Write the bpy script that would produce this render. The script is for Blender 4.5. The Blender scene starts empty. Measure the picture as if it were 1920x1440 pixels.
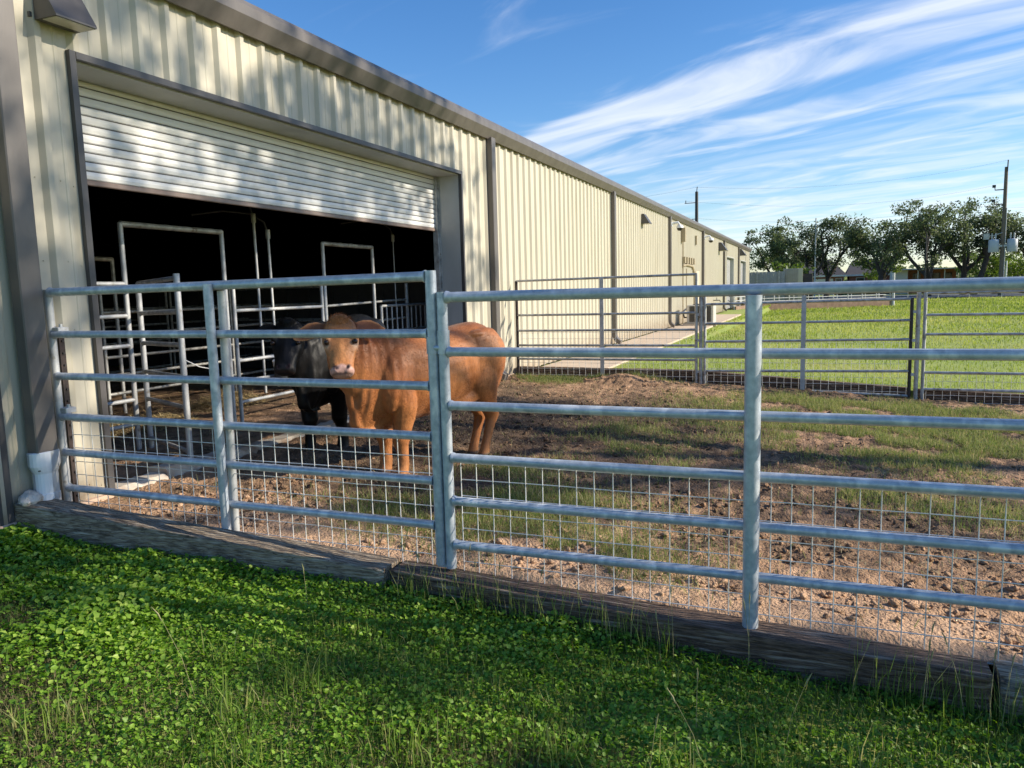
import bpy, math, random
import numpy as np
from mathutils import Vector, Matrix, Quaternion

# ------------------------------------------------------------------ camera, sky, sun, exposure
S = bpy.context.scene
COL = S.collection
random.seed(7); RNG = np.random.default_rng(7)

cam_d = bpy.data.cameras.new('camera'); cam = bpy.data.objects.new('camera', cam_d); COL.objects.link(cam)
S.camera = cam
cam_d.sensor_fit = 'HORIZONTAL'; cam_d.sensor_width = 36.0; cam_d.lens = 36.0 * 1433.16 / 1920.0
cam_d.clip_start = 0.05; cam_d.clip_end = 3000
def cam_axes(yaw, pitch, roll):
    cy, sy = math.cos(yaw), math.sin(yaw)
    f = Vector((-sy * math.cos(pitch), cy * math.cos(pitch), math.sin(pitch)))
    r = Vector((cy, sy, 0)); u = r.cross(f)
    r2 = math.cos(roll) * r + math.sin(roll) * u
    u2 = -math.sin(roll) * r + math.cos(roll) * u
    return r2, u2, f
_r, _u, _f = cam_axes(0.3837607, -0.12171346, -0.02692708)
M = Matrix(((_r.x, _u.x, -_f.x, 5.232), (_r.y, _u.y, -_f.y, -3.92), (_r.z, _u.z, -_f.z, 1.55), (0, 0, 0, 1)))
cam.matrix_world = M

SUN_DIR = Vector((1.0, 0.28, 0.50)).normalized()
sd = bpy.data.lights.new('sun', 'SUN'); sun = bpy.data.objects.new('sun', sd); COL.objects.link(sun)
sd.energy = 4.5; sd.angle = math.radians(0.53); sd.color = (1.0, 0.90, 0.74)
sun.rotation_euler = SUN_DIR.to_track_quat('Z', 'Y').to_euler(); sun.location = (30, 10, 25)

W = bpy.data.worlds.new('World'); S.world = W; W.use_nodes = True
def build_world():
    nt = W.node_tree; nt.nodes.clear(); N = nt.nodes.new; L = nt.links.new
    out = N('ShaderNodeOutputWorld'); bg = N('ShaderNodeBackground'); bg.inputs[1].default_value = 0.15
    sky = N('ShaderNodeTexSky'); sky.sky_type = 'NISHITA'; sky.sun_disc = False
    sky.sun_elevation = math.asin(SUN_DIR.z); sky.sun_rotation = math.atan2(SUN_DIR.x, SUN_DIR.y)
    sky.air_density = 1.0; sky.dust_density = 0.35; sky.ozone_density = 3.2; sky.altitude = 50
    tc = N('ShaderNodeTexCoord'); sep = N('ShaderNodeSeparateXYZ'); L(tc.outputs['Generated'], sep.inputs[0])
    def m(op, a, b=None, c=None):
        n = N('ShaderNodeMath'); n.operation = op
        for i, x in enumerate((a, b, c)):
            if x is None: continue
            if isinstance(x, (int, float)): n.inputs[i].default_value = x
            else: L(x, n.inputs[i])
        return n.outputs[0]
    den = m('ADD', m('MAXIMUM', sep.outputs[2], 0.0), 0.05)
    u = m('DIVIDE', sep.outputs[0], den); v = m('DIVIDE', sep.outputs[1], den)
    w = m('ADD', m('MULTIPLY', u, 0.5), m('MULTIPLY', v, 0.866))
    s = m('SUBTRACT', m('MULTIPLY', u, 0.866), m('MULTIPLY', v, 0.5))
    cmb = N('ShaderNodeCombineXYZ'); L(m('MULTIPLY', s, 0.75), cmb.inputs[0]); L(m('MULTIPLY', w, 1.9), cmb.inputs[1])
    n1 = N('ShaderNodeTexNoise'); n1.inputs['Scale'].default_value = 1.25; n1.inputs['Detail'].default_value = 7
    n1.inputs['Roughness'].default_value = 0.52; n1.inputs['Distortion'].default_value = 1.5
    L(cmb.outputs[0], n1.inputs['Vector'])
    cmb2 = N('ShaderNodeCombineXYZ'); L(m('MULTIPLY', s, 0.35), cmb2.inputs[0]); L(m('MULTIPLY', w, 0.9), cmb2.inputs[1]); cmb2.inputs[2].default_value = 3.3
    n2 = N('ShaderNodeTexNoise'); n2.inputs['Scale'].default_value = 1.0; n2.inputs['Detail'].default_value = 3
    L(cmb2.outputs[0], n2.inputs['Vector'])
    # wobble of the band coordinate
    wb = m('ADD', w, m('MULTIPLY', m('SUBTRACT', n2.outputs[0], 0.5), 0.55))
    ramp = N('ShaderNodeValToRGB'); L(m('DIVIDE', wb, 8.0), ramp.inputs[0])
    cr = ramp.color_ramp; cr.interpolation = 'EASE'
    pts = [(0.0, 0.12), (0.27, 0.17), (0.302, 0.34), (0.318, 0.88), (0.364, 0.90), (0.388, 0.46), (0.402, 0.46), (0.422, 0.78), (0.45, 0.68), (0.472, 0.44), (0.51, 0.62), (0.60, 0.54), (0.75, 0.70), (1.0, 0.78)]
    while len(cr.elements) < len(pts): cr.elements.new(0.5)
    for e, (p, c) in zip(cr.elements, pts): e.position = p; e.color = (c, c, c, 1)
    dens = m('ADD', ramp.outputs[0], m('MULTIPLY', m('SUBTRACT', n1.outputs[0], 0.5), 1.75))
    mr = N('ShaderNodeMapRange'); mr.interpolation_type = 'SMOOTHSTEP'; L(dens, mr.inputs[0])
    mr.inputs[1].default_value = 0.24; mr.inputs[2].default_value = 1.26; mr.inputs[3].default_value = 0.0; mr.inputs[4].default_value = 0.78
    up = N('ShaderNodeMapRange'); L(sep.outputs[2], up.inputs[0]); up.inputs[1].default_value = 0.0; up.inputs[2].default_value = 0.04
    fac = m('MULTIPLY', mr.outputs[0], up.outputs[0])
    mix = N('ShaderNodeMix'); mix.data_type = 'RGBA'; L(fac, mix.inputs[0]); 
    hs = N('ShaderNodeHueSaturation'); hs.inputs['Saturation'].default_value = 1.26; hs.inputs['Value'].default_value = 0.76; hs.inputs['Hue'].default_value = 0.507; L(sky.outputs[0], hs.inputs['Color'])
    L(hs.outputs[0], mix.inputs[6]); mix.inputs[7].default_value = (4.2, 4.4, 4.8, 1)
    L(mix.outputs[2], bg.inputs[0]); L(bg.outputs[0], out.inputs[0])
build_world()
S.view_settings.view_transform = 'Standard'; S.view_settings.look = 'None'
S.view_settings.exposure = 0.70; S.view_settings.gamma = 1.0
S.cycles.max_bounces = 6; S.cycles.diffuse_bounces = 3; S.cycles.glossy_bounces = 2; S.cycles.transmission_bounces = 3
S.cycles.transparent_max_bounces = 6; S.cycles.caustics_reflective = False; S.cycles.caustics_refractive = False
S.cycles.use_denoising = True

# ------------------------------------------------------------------ helpers
def hash2(ix, iy, seed):
    h = (ix.astype(np.int64) * 374761393 + iy.astype(np.int64) * 668265263 + seed * 974634777) & 0x7fffffff
    h = ((h ^ (h >> 13)) * 1274126177) & 0x7fffffff
    return ((h ^ (h >> 16)) & 0xffff) / 65535.0
def vnoise(x, y, seed=0):
    x0 = np.floor(x); y0 = np.floor(y); fx = x - x0; fy = y - y0
    fx = fx * fx * (3 - 2 * fx); fy = fy * fy * (3 - 2 * fy)
    a = hash2(x0, y0, seed); b = hash2(x0 + 1, y0, seed); c = hash2(x0, y0 + 1, seed); d = hash2(x0 + 1, y0 + 1, seed)
    return a + (b - a) * fx + (c - a) * fy + (a - b - c + d) * fx * fy
def fbm(x, y, octv=4, seed=0):
    x = np.asarray(x, float); y = np.asarray(y, float); t = 0; amp = 0.5; n = 0
    for i in range(octv):
        t = t + amp * vnoise(x * 2 ** i + 17.3 * i, y * 2 ** i - 9.1 * i, seed + i); n += amp; amp *= 0.5
    return t / n

def world_loc(o):
    p = Vector((0, 0, 0))
    while o is not None: p += o.location; o = o.parent
    return p

def link(name, me, mat, parent):
    o = bpy.data.objects.new(name, me); COL.objects.link(o)
    if mat is not None: me.materials.append(mat)
    if parent is not None: o.parent = parent
    return o

def fast_mesh(name, V, F, mat=None, parent=None, smooth=False, attrs=None):
    """V (n,3) world coordinates, F (m,k) one polygon size"""
    V = np.asarray(V, np.float32)
    if parent is not None: V = V - np.array(world_loc(parent), np.float32)
    F = np.asarray(F, np.int32); k = F.shape[1]
    me = bpy.data.meshes.new(name)
    me.vertices.add(len(V)); me.vertices.foreach_set('co', V.ravel())
    me.loops.add(F.size); me.loops.foreach_set('vertex_index', F.ravel())
    me.polygons.add(len(F)); me.polygons.foreach_set('loop_start', np.arange(0, F.size, k, dtype=np.int32))
    me.polygons.foreach_set('loop_total', np.full(len(F), k, np.int32))
    if smooth: me.polygons.foreach_set('use_smooth', np.ones(len(F), bool))
    for an, av in (attrs or {}).items():
        a = me.attributes.new(an, 'FLOAT', 'POINT'); a.data.foreach_set('value', np.asarray(av, np.float32))
    me.update(calc_edges=True)
    return link(name, me, mat, parent)

class MB:
    """collects shapes; build() links them as ONE mesh object"""
    def __init__(s): s.v = []; s.f = []; s.sm = []
    def add(s, vs, fs, smooth=False):
        n = len(s.v); s.v += [tuple(p) for p in vs]
        for f in fs: s.f.append(tuple(i + n for i in f)); s.sm.append(smooth)
        return s
    def box(s, lo, hi, bev=0.0, rz=0.0):
        x0, y0, z0 = lo; x1, y1, z1 = hi
        if bev <= 0:
            v = [(x0, y0, z0), (x1, y0, z0), (x1, y1, z0), (x0, y1, z0), (x0, y0, z1), (x1, y0, z1), (x1, y1, z1), (x0, y1, z1)]
            f = [(0, 3, 2, 1), (4, 5, 6, 7), (0, 1, 5, 4), (1, 2, 6, 5), (2, 3, 7, 6), (3, 0, 4, 7)]
        else:
            b = bev; v = []
            def ring(z, i):
                a0, a1, c0, c1 = x0 + i, x1 - i, y0 + i, y1 - i
                return [(a0 + b, c0, z), (a1 - b, c0, z), (a1, c0 + b, z), (a1, c1 - b, z), (a1 - b, c1, z), (a0 + b, c1, z), (a0, c1 - b, z), (a0, c0 + b, z)]
            for z, i in ((z0, b), (z0 + b, 0), (z1 - b, 0), (z1, b)): v += ring(z, i)
            f = [tuple(range(7, -1, -1)), tuple(range(24, 32))]
            for r in range(3):
                for i in range(8): f.append((r * 8 + i, r * 8 + (i + 1) % 8, r * 8 + 8 + (i + 1) % 8, r * 8 + 8 + i))
        if rz:
            cx, cy = (x0 + x1) / 2, (y0 + y1) / 2; c, sn = math.cos(rz), math.sin(rz)
            v = [(cx + (p[0] - cx) * c - (p[1] - cy) * sn, cy + (p[0] - cx) * sn + (p[1] - cy) * c, p[2]) for p in v]
        return s.add(v, f)
    def tube(s, a, b, r, n=10, r2=None, caps=True):
        a = Vector(a); b = Vector(b); d = (b - a).normalized(); r2 = r if r2 is None else r2
        up = Vector((0, 0, 1)) if abs(d.z) < 0.9 else Vector((1, 0, 0))
        p = d.cross(up).normalized(); q = p.cross(d)
        vs = []
        for c, rr in ((a, r), (b, r2)):
            for i in range(n):
                t = 2 * math.pi * i / n; vs.append(c + (p * math.cos(t) + q * math.sin(t)) * rr)
        s.add(vs, [(i, (i + 1) % n, n + (i + 1) % n, n + i) for i in range(n)], True)
        if caps: s.add(vs[:n], [tuple(range(n))]); s.add(vs[n:], [tuple(range(n - 1, -1, -1))])
        return s
    def path(s, pts, radii, n=8, caps=True):
        pts = [Vector(p) for p in pts]
        if isinstance(radii, (int, float)): radii = [radii] * len(pts)
        ref = None; vs = []
        for i, p in enumerate(pts):
            d = (pts[min(i + 1, len(pts) - 1)] - pts[max(i - 1, 0)]).normalized()
            if ref is None:
                up = Vector((0, 0, 1)) if abs(d.z) < 0.9 else Vector((1, 0, 0)); ref = d.cross(up).normalized()
            ref = (ref - d * ref.dot(d)).normalized(); q = d.cross(ref)
            for k in range(n):
                t = 2 * math.pi * k / n; vs.append(p + (ref * math.cos(t) + q * math.sin(t)) * radii[i])
        m = len(pts)
        fs = [(i * n + k, i * n + (k + 1) % n, (i + 1) * n + (k + 1) % n, (i + 1) * n + k) for i in range(m - 1) for k in range(n)]
        s.add(vs, fs, True)
        if caps: s.add(vs[:n], [tuple(range(n - 1, -1, -1))]); s.add(vs[-n:], [tuple(range(n))])
        return s
    def loft(s, rings, caps=True, smooth=True):
        n = len(rings[0]); vs = [p for r in rings for p in r]; m = len(rings)
        s.add(vs, [(i * n + k, i * n + (k + 1) % n, (i + 1) * n + (k + 1) % n, (i + 1) * n + k) for i in range(m - 1) for k in range(n)], smooth)
        if caps: s.add(rings[0], [tuple(range(n - 1, -1, -1))]); s.add(rings[-1], [tuple(range(n))])
        return s
    def build(s, name, mat, parent=None):
        me = bpy.data.meshes.new(name)
        L = world_loc(parent) if parent is not None else Vector((0, 0, 0))
        me.from_pydata([(p[0] - L.x, p[1] - L.y, p[2] - L.z) for p in s.v], [], s.f)
        me.polygons.foreach_set('use_smooth', s.sm); me.update()
        return link(name, me, mat, parent)

def tag(o, label=None, cat=None, group=None, kind=None):
    if label: o['label'] = label
    if cat: o['category'] = cat
    if group: o['group'] = group
    if kind: o['kind'] = kind
    return o
def thing(name, label, cat, loc=(0, 0, 0), group=None):
    o = bpy.data.objects.new(name, None); COL.objects.link(o); o.location = loc; o.empty_display_size = 0.2
    return tag(o, label, cat, group)
def copy_tree(o, parent=None):
    c = o.copy(); COL.objects.link(c)
    if parent is not None: c.parent = parent
    for ch in list(o.children): copy_tree(ch, c)
    return c

# ------------------------------------------------------------------ materials
def mat(name, c1, c2=None, rough=0.6, metal=0.0, nscale=6.0, ndetail=4, nstretch=(1, 1, 1), contrast=(0.35, 0.65), bump=0.0, bscale=None, bdist=0.01, spec=0.5, attr=None, coords='Object', trans=0.0, ramp=None, c3=None, n3=None):
    m = bpy.data.materials.new(name); m.use_nodes = True
    nt = m.node_tree; nt.nodes.clear(); N = nt.nodes.new; L = nt.links.new
    out = N('ShaderNodeOutputMaterial'); b = N('ShaderNodeBsdfPrincipled')
    b.inputs['Roughness'].default_value = rough; b.inputs['Metallic'].default_value = metal
    b.inputs['Specular IOR Level'].default_value = spec
    col = None
    tc = N('ShaderNodeTexCoord'); mp = N('ShaderNodeMapping'); mp.inputs['Scale'].default_value = nstretch
    L(tc.outputs[coords], mp.inputs[0])
    if c2 is None and ramp is None and attr is None:
        b.inputs['Base Color'].default_value = (*c1, 1)
    else:
        if attr:
            a = N('ShaderNodeAttribute'); a.attribute_name = attr; src = a.outputs['Fac']
        else:
            n = N('ShaderNodeTexNoise'); n.inputs['Scale'].default_value = nscale; n.inputs['Detail'].default_value = ndetail
            n.inputs['Roughness'].default_value = 0.6
            L(mp.outputs[0], n.inputs['Vector']); src = n.outputs[0]
        r = N('ShaderNodeValToRGB'); L(src, r.inputs[0])
        pts = ramp or [(contrast[0], c1), (contrast[1], c2)]
        while len(r.color_ramp.elements) < len(pts): r.color_ramp.elements.new(0.5)
        for e, (p, c) in zip(r.color_ramp.elements, pts): e.position = p; e.color = (*c, 1)
        col = r.outputs[0]
        if c3:
            n_ = N('ShaderNodeTexNoise'); n_.inputs['Scale'].default_value = n3[0]; n_.inputs['Detail'].default_value = 5
            mp2 = N('ShaderNodeMapping'); mp2.inputs['Scale'].default_value = n3[3] if len(n3) > 3 else (1, 1, 1); L(tc.outputs[coords], mp2.inputs[0]); L(mp2.outputs[0], n_.inputs['Vector'])
            mr = N('ShaderNodeMapRange'); L(n_.outputs[0], mr.inputs[0]); mr.inputs[1].default_value = n3[1]; mr.inputs[2].default_value = n3[2]
            mx = N('ShaderNodeMix'); mx.data_type = 'RGBA'; L(mr.outputs[0], mx.inputs[0]); L(col, mx.inputs[6]); mx.inputs[7].default_value = (*c3, 1); col = mx.outputs[2]
        L(col, b.inputs['Base Color'])
    if bump > 0:
        nb = N('ShaderNodeTexNoise'); nb.inputs['Scale'].default_value = bscale or nscale; nb.inputs['Detail'].default_value = 6
        L(mp.outputs[0], nb.inputs['Vector'])
        bp = N('ShaderNodeBump'); bp.inputs['Strength'].default_value = bump; bp.inputs['Distance'].default_value = bdist
        L(nb.outputs[0], bp.inputs['Height']); L(bp.outputs[0], b.inputs['Normal'])
    if trans > 0:
        t = N('ShaderNodeBsdfTranslucent'); mx = N('ShaderNodeMixShader'); mx.inputs[0].default_value = trans
        if col is not None:
            hs = N('ShaderNodeHueSaturation'); hs.inputs['Value'].default_value = 1.5; hs.inputs['Saturation'].default_value = 1.1; L(col, hs.inputs['Color']); L(hs.outputs[0], t.inputs[0])
        else: t.inputs[0].default_value = (*c1, 1)
        L(b.outputs[0], mx.inputs[1]); L(t.outputs[0], mx.inputs[2]); L(mx.outputs[0], out.inputs[0])
    else: L(b.outputs[0], out.inputs[0])
    return m

galv = mat('galvanized_steel', (0.33, 0.375, 0.43), (0.50, 0.545, 0.60), rough=0.40, metal=0.28, nscale=22, ndetail=6, contrast=(0.34, 0.66), bump=0.06, bscale=45, c3=(0.66, 0.69, 0.72), n3=(11, 0.55, 0.68, (1, 1, .6)))
galv_old = mat('worn_galvanized_steel', (0.30, 0.30, 0.29), (0.55, 0.55, 0.53), rough=0.5, metal=0.35, nscale=9, ndetail=6, contrast=(0.35, 0.62), c3=(0.20, 0.16, 0.12), n3=(14, 0.60, 0.72))
galv_white = mat('pale_galvanized_steel', (0.42, 0.43, 0.43), (0.60, 0.60, 0.59), rough=0.5, metal=0.2, nscale=9, c3=(0.3, 0.27, 0.22), n3=(14, 0.62, 0.74))
rust = mat('rusty_steel', (0.022, 0.017, 0.016), (0.06, 0.04, 0.034), rough=0.8, nscale=20)
wire = mat('mesh_wire', (0.62, 0.61, 0.58), (0.74, 0.74, 0.72), rough=0.45, metal=0.15, nscale=12)
panel = mat('tan_wall_panel', (0.485, 0.447, 0.355), (0.535, 0.498, 0.40), rough=0.42, nscale=1.2, nstretch=(1, 3.5, 0.5), spec=0.35, bump=0.02, bscale=5, c3=(0.46, 0.41, 0.30), n3=(2.0, 0.56, 0.80, (1, 5, 0.35)))
def base_dirt(m, z0, z1, colr):
    nt = m.node_tree; N = nt.nodes.new; L = nt.links.new; b = next(n for n in nt.nodes if n.type == 'BSDF_PRINCIPLED')
    src = b.inputs['Base Color'].links[0].from_socket
    tc = N('ShaderNodeTexCoord'); sp = N('ShaderNodeSeparateXYZ'); L(tc.outputs['Object'], sp.inputs[0])
    n = N('ShaderNodeTexNoise'); n.inputs['Scale'].default_value = 7; n.inputs['Detail'].default_value = 8; n.inputs['Roughness'].default_value = .7; L(tc.outputs['Object'], n.inputs['Vector'])
    a = N('ShaderNodeMapRange'); L(sp.outputs[2], a.inputs[0]); a.inputs[1].default_value = z0; a.inputs[2].default_value = z1; a.inputs[3].default_value = .78; a.inputs[4].default_value = 0
    mu = N('ShaderNodeMath'); mu.operation = 'MULTIPLY'; L(a.outputs[0], mu.inputs[0]); L(n.outputs[0], mu.inputs[1])
    mr = N('ShaderNodeMapRange'); L(mu.outputs[0], mr.inputs[0]); mr.inputs[1].default_value = .12; mr.inputs[2].default_value = .5; mr.inputs[4].default_value = .8
    mx = N('ShaderNodeMix'); mx.data_type = 'RGBA'; L(mr.outputs[0], mx.inputs[0]); L(src, mx.inputs[6]); mx.inputs[7].default_value = (*colr, 1); L(mx.outputs[2], b.inputs['Base Color'])
base_dirt(panel, 0.0, 0.75, (.27, .19, .12))
brown = mat('brown_trim_metal', (0.108, 0.096, 0.089), (0.138, 0.124, 0.115), rough=0.42, nscale=3, nstretch=(2, 2, 0.5), spec=0.45, bump=0.015, bscale=4)
trim_d = mat('dark_trim_metal', (0.060, 0.056, 0.056), (0.085, 0.08, 0.08), rough=0.45, nscale=4)
reveal = mat('grey_painted_steel', (0.42, 0.42, 0.40), (0.50, 0.50, 0.475), rough=0.38, nscale=2, nstretch=(1, 1, 0.5), bump=0.02, bscale=4, c3=(0.33, 0.33, 0.31), n3=(1.4, 0.55, 0.75))
curtain_m = mat('white_door_slats', (0.70, 0.69, 0.66), (0.78, 0.77, 0.74), rough=0.36, nscale=2.2, nstretch=(1, 0.6, 3), spec=0.5, bump=0.02, bscale=3, c3=(0.60, 0.59, 0.56), n3=(3, 0.58, 0.78))
groove = mat('dark_slat_groove', (0.08, 0.075, 0.07), rough=0.7)
pvc = mat('white_pvc', (0.82, 0.84, 0.86), (0.88, 0.89, 0.90), rough=0.35, nscale=4, c3=(0.55, 0.50, 0.42), n3=(5, 0.62, 0.8))
concrete = mat('worn_concrete', (0.42, 0.36, 0.29), (0.56, 0.50, 0.42), rough=0.9, nscale=7, ndetail=8, bump=0.3, bscale=30, bdist=0.01, c3=(0.30, 0.19, 0.12), n3=(3, 0.52, 0.66))
walk_m = mat('pinkish_walk_concrete', (0.47, 0.37, 0.28), (0.54, 0.44, 0.34), rough=0.9, nscale=2.5, ndetail=6)
dark_in = mat('shade_dark_lining', (0.030, 0.026, 0.026), (0.048, 0.042, 0.040), rough=0.85, nscale=2)  # near-black base colour stands in for the shade inside the barn
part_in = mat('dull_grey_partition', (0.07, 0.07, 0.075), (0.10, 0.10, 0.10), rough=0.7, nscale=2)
def timber_mat(name, dark, mid, lite, top):
    # weathered grain: fine long fibres, deep splits, bleached patches
    m = mat(name, dark, mid, rough=.93, nscale=3.4, ndetail=12, nstretch=(2.2, 22, 22), contrast=(.40, .60), bump=.8, bscale=4, bdist=.03, c3=lite, n3=(3.0, .53, .70, (1.0, 17, 17)))
    nt = m.node_tree; N = nt.nodes.new; L = nt.links.new; b = next(n for n in nt.nodes if n.type == 'BSDF_PRINCIPLED'); src = b.inputs['Base Color'].links[0].from_socket
    tc = N('ShaderNodeTexCoord'); mp = N('ShaderNodeMapping'); mp.inputs['Scale'].default_value = (.9, 11, 11); L(tc.outputs['Object'], mp.inputs[0])
    n = N('ShaderNodeTexNoise'); n.inputs['Scale'].default_value = 2.2; n.inputs['Detail'].default_value = 5; n.inputs['Distortion'].default_value = .3; L(mp.outputs[0], n.inputs['Vector'])
    r = N('ShaderNodeValToRGB'); L(n.outputs[0], r.inputs[0]); e = r.color_ramp.elements; e[0].position = .485; e[0].color = (0, 0, 0, 1); e[1].position = .50; e[1].color = (1, 1, 1, 1); e2 = r.color_ramp.elements.new(.515); e2.color = (0, 0, 0, 1)
    mu = N('ShaderNodeMath'); mu.operation = 'MULTIPLY'; mu.inputs[1].default_value = .8; L(r.outputs[0], mu.inputs[0])
    mx = N('ShaderNodeMix'); mx.data_type = 'RGBA'; L(mu.outputs[0], mx.inputs[0]); L(src, mx.inputs[6]); mx.inputs[7].default_value = (*top, 1); L(mx.outputs[2], b.inputs['Base Color'])
    return m
wood = timber_mat('weathered_timber', (.14, .10, .068), (.36, .285, .20), (.55, .465, .36), (.03, .021, .014))
wood_dk = timber_mat('dark_wet_timber', (.062, .037, .025), (.18, .115, .078), (.36, .28, .215), (.012, .008, .006))
pole_w = mat('grey_pole_wood', (0.12, 0.09, 0.07), (0.20, 0.16, 0.12), rough=0.9, nscale=6, nstretch=(6, 6, 0.5))
dark_m = mat('dark_metal', (0.02, 0.018, 0.018), (0.035, 0.03, 0.03), rough=0.5, nscale=5)
glass_m = mat('frosted_lamp_lens', (0.50, 0.46, 0.38), (0.62, 0.58, 0.50), rough=0.3, nscale=8)
stone_m = mat('pale_stone', (0.50, 0.42, 0.34), (0.72, 0.64, 0.55), rough=0.9, nscale=9, ndetail=6, bump=0.4, bscale=25)

# ------------------------------------------------------------------ terrain profile
def pen_z(x): return np.interp(x, [-30, 0, 3, 5, 6.6, 8, 12, 40], [0, 0, -.08, -.16, -.27, -.33, -.45, -.6])
def lawn_z(x): return np.interp(x, [-30, -2, -.4, 2.85, 5.96, 10, 40], [-.20, -.13, -.08, -.235, -.43, -.58, -.75])
def back_z(x, y):
    base = np.interp(x, [-60, 1.5, 3, 5, 6.6, 8, 12, 40], [0.0, -.02, 0.0, -.04, -.15, -.20, -.33, -.45])
    t = np.clip((np.asarray(y, float) - 9.2) / 35.0, 0, 1)
    far = np.where(np.asarray(x) < 2, -.05, -.38)
    return base * (1 - t) + far * t

def grid(name, xs, ys, zf, material, kind='structure', smooth=True):
    X, Y = np.meshgrid(xs, ys); Z = zf(X, Y)
    V = np.stack([X.ravel(), Y.ravel(), Z.ravel()], 1); nx = len(xs); ny = len(ys)
    i = (np.arange(ny - 1)[:, None] * nx + np.arange(nx - 1)[None, :]).ravel()
    F = np.stack([i, i + 1, i + nx + 1, i + nx], 1)
    o = fast_mesh(name, V, F, material, smooth=smooth)
    return tag(o, kind=kind)

lawn_ground = mat('lawn_soil', (0.035, 0.05, 0.015), (0.09, 0.085, 0.03), rough=1.0, nscale=5, ndetail=8, coords='Object')
far_ground = mat('sunny_lawn_ground', (0.21, 0.28, 0.05), (0.30, 0.35, 0.08), rough=1.0, nscale=0.7, ndetail=10, contrast=(0.3, 0.7), bump=0.6, bscale=9, bdist=0.05, c3=(0.30, 0.30, 0.09), n3=(0.25, 0.52, 0.72))
soil_m = mat('pen_soil', None, None, rough=1.0, attr='wet', ramp=[(0.0, (0.60, 0.385, 0.238)), (0.35, (0.40, 0.24, 0.138)), (0.65, (0.165, 0.102, 0.058)), (1.0, (0.075, 0.046, 0.028))], nscale=30, bump=1.0, bscale=52, bdist=0.04)
asphalt = mat('asphalt', (0.10, 0.11, 0.12), (0.14, 0.15, 0.16), rough=0.9, nscale=3)

# one big ground sheet to the horizon (outside the pen it is the lawn itself)
def ground_z(X, Y):
    z = np.where(Y < 0.06, lawn_z(X) - 0.012 * np.clip(-Y, 0, 20), np.where(Y > 9.16, back_z(X, Y), -0.9))
    return z + 0.02 * (fbm(X * 1.3, Y * 1.3, 3, 5) - 0.5)
gx = np.concatenate([np.array([-900, -300, -120, -60, -30, -12, -5]), np.arange(-2, 14, 0.25), np.array([14.5, 16, 18, 21, 25, 30, 40, 60, 100, 200, 500, 1200])])
gy = np.concatenate([np.array([-400, -120, -50, -25, -12, -8]), np.arange(-6, 0.01, 0.25), np.array([0.05, 0.07, 4, 9.14, 9.17]), np.arange(9.4, 14, .3), np.array([15, 17, 20, 24, 28, 33, 40, 48, 58, 70, 85, 105, 140, 200, 350, 700, 1500])])
grid('ground', gx, gy, ground_z, far_ground)

# pen soil with hoof-churned clods
def soil_h(X, Y):
    inside = X < -0.05
    clod = 0.5 - np.abs(2 * fbm(X * 6 + .4 * fbm(X * 9, Y * 9, 2, 2), Y * 6, 3, 11) - 1)
    rid = np.abs(fbm(X * 3.2, Y * 3.2, 3, 23) - 0.5)
    h = 0.034 * clod - 0.075 * rid + 0.022 * (0.5 - np.abs(2 * vnoise(X * 15, Y * 15, 31) - 1)) + 0.022 * (vnoise(X * 27, Y * 27, 37) - .5) + 0.01
    amp = np.clip((Y - 0.05) / 0.5, 0.5, 1.0) * np.where(inside, 0.7, 1.0)
    mound = 0.16 * np.exp(-(((X - 2.25) / 0.55) ** 2 + ((Y - 8.55) / 0.38) ** 2)) + 0.08 * np.exp(-(((X - 3.2) / 0.6) ** 2 + ((Y - 7.6) / 0.8) ** 2))
    h = h - .03 * np.exp(-((Y - .035) / .022) ** 2) / np.maximum(amp, .3)
    return pen_z(X) + h * amp + mound + np.where(inside, 0.02, 0)
xs = np.concatenate([np.arange(-12, -1.5, 0.09), np.arange(-1.5, 9.0, 0.024), np.arange(9.0, 16, 0.12)])
ys = np.concatenate([np.arange(0.035, 4.5, 0.022), np.arange(4.5, 9.15, 0.036)])
def build_soil():
    X, Y = np.meshgrid(xs, ys); Z = soil_h(X, Y)
    V = np.stack([X.ravel(), Y.ravel(), Z.ravel()], 1); nx = len(xs); ny = len(ys)
    i = (np.arange(ny - 1)[:, None] * nx + np.arange(nx - 1)[None, :]).ravel()
    F = np.stack([i, i + 1, i + nx + 1, i + nx], 1)
    # manure-dark soil in the churned middle of the pen and by the door, dry and pale along the front
    wet = 0.42 + 0.9 * (fbm(X * 0.8, Y * 0.8, 4, 3) - 0.5) + 0.45 * (fbm(X * 5, Y * 5, 3, 9) - 0.5)
    wet += 0.48 * np.exp(-(((X - 2.0) / 1.9) ** 2 + ((Y - 4.6) / 2.6) ** 2)) + 0.15 * np.exp(-(((X - 4.5) / 2) ** 2 + ((Y - 4.2) / 1.6) ** 2))
    wet += 0.07; wet -= 0.55 * np.exp(-((Y - 0.1) / 0.75) ** 2) * np.clip((X - 0.4) / 2, 0.3, 1)
    wet += np.where(X < -0.1, 0.10, 0) - 1.2 * (fbm(X * 7, Y * 7, 4, 11) - 0.5) * 0.5
    o = fast_mesh('pen_soil', V, F, soil_m, smooth=True, attrs={'wet': np.clip(wet, 0, 1).ravel()})
    tag(o, kind='structure')
build_soil()
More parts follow.
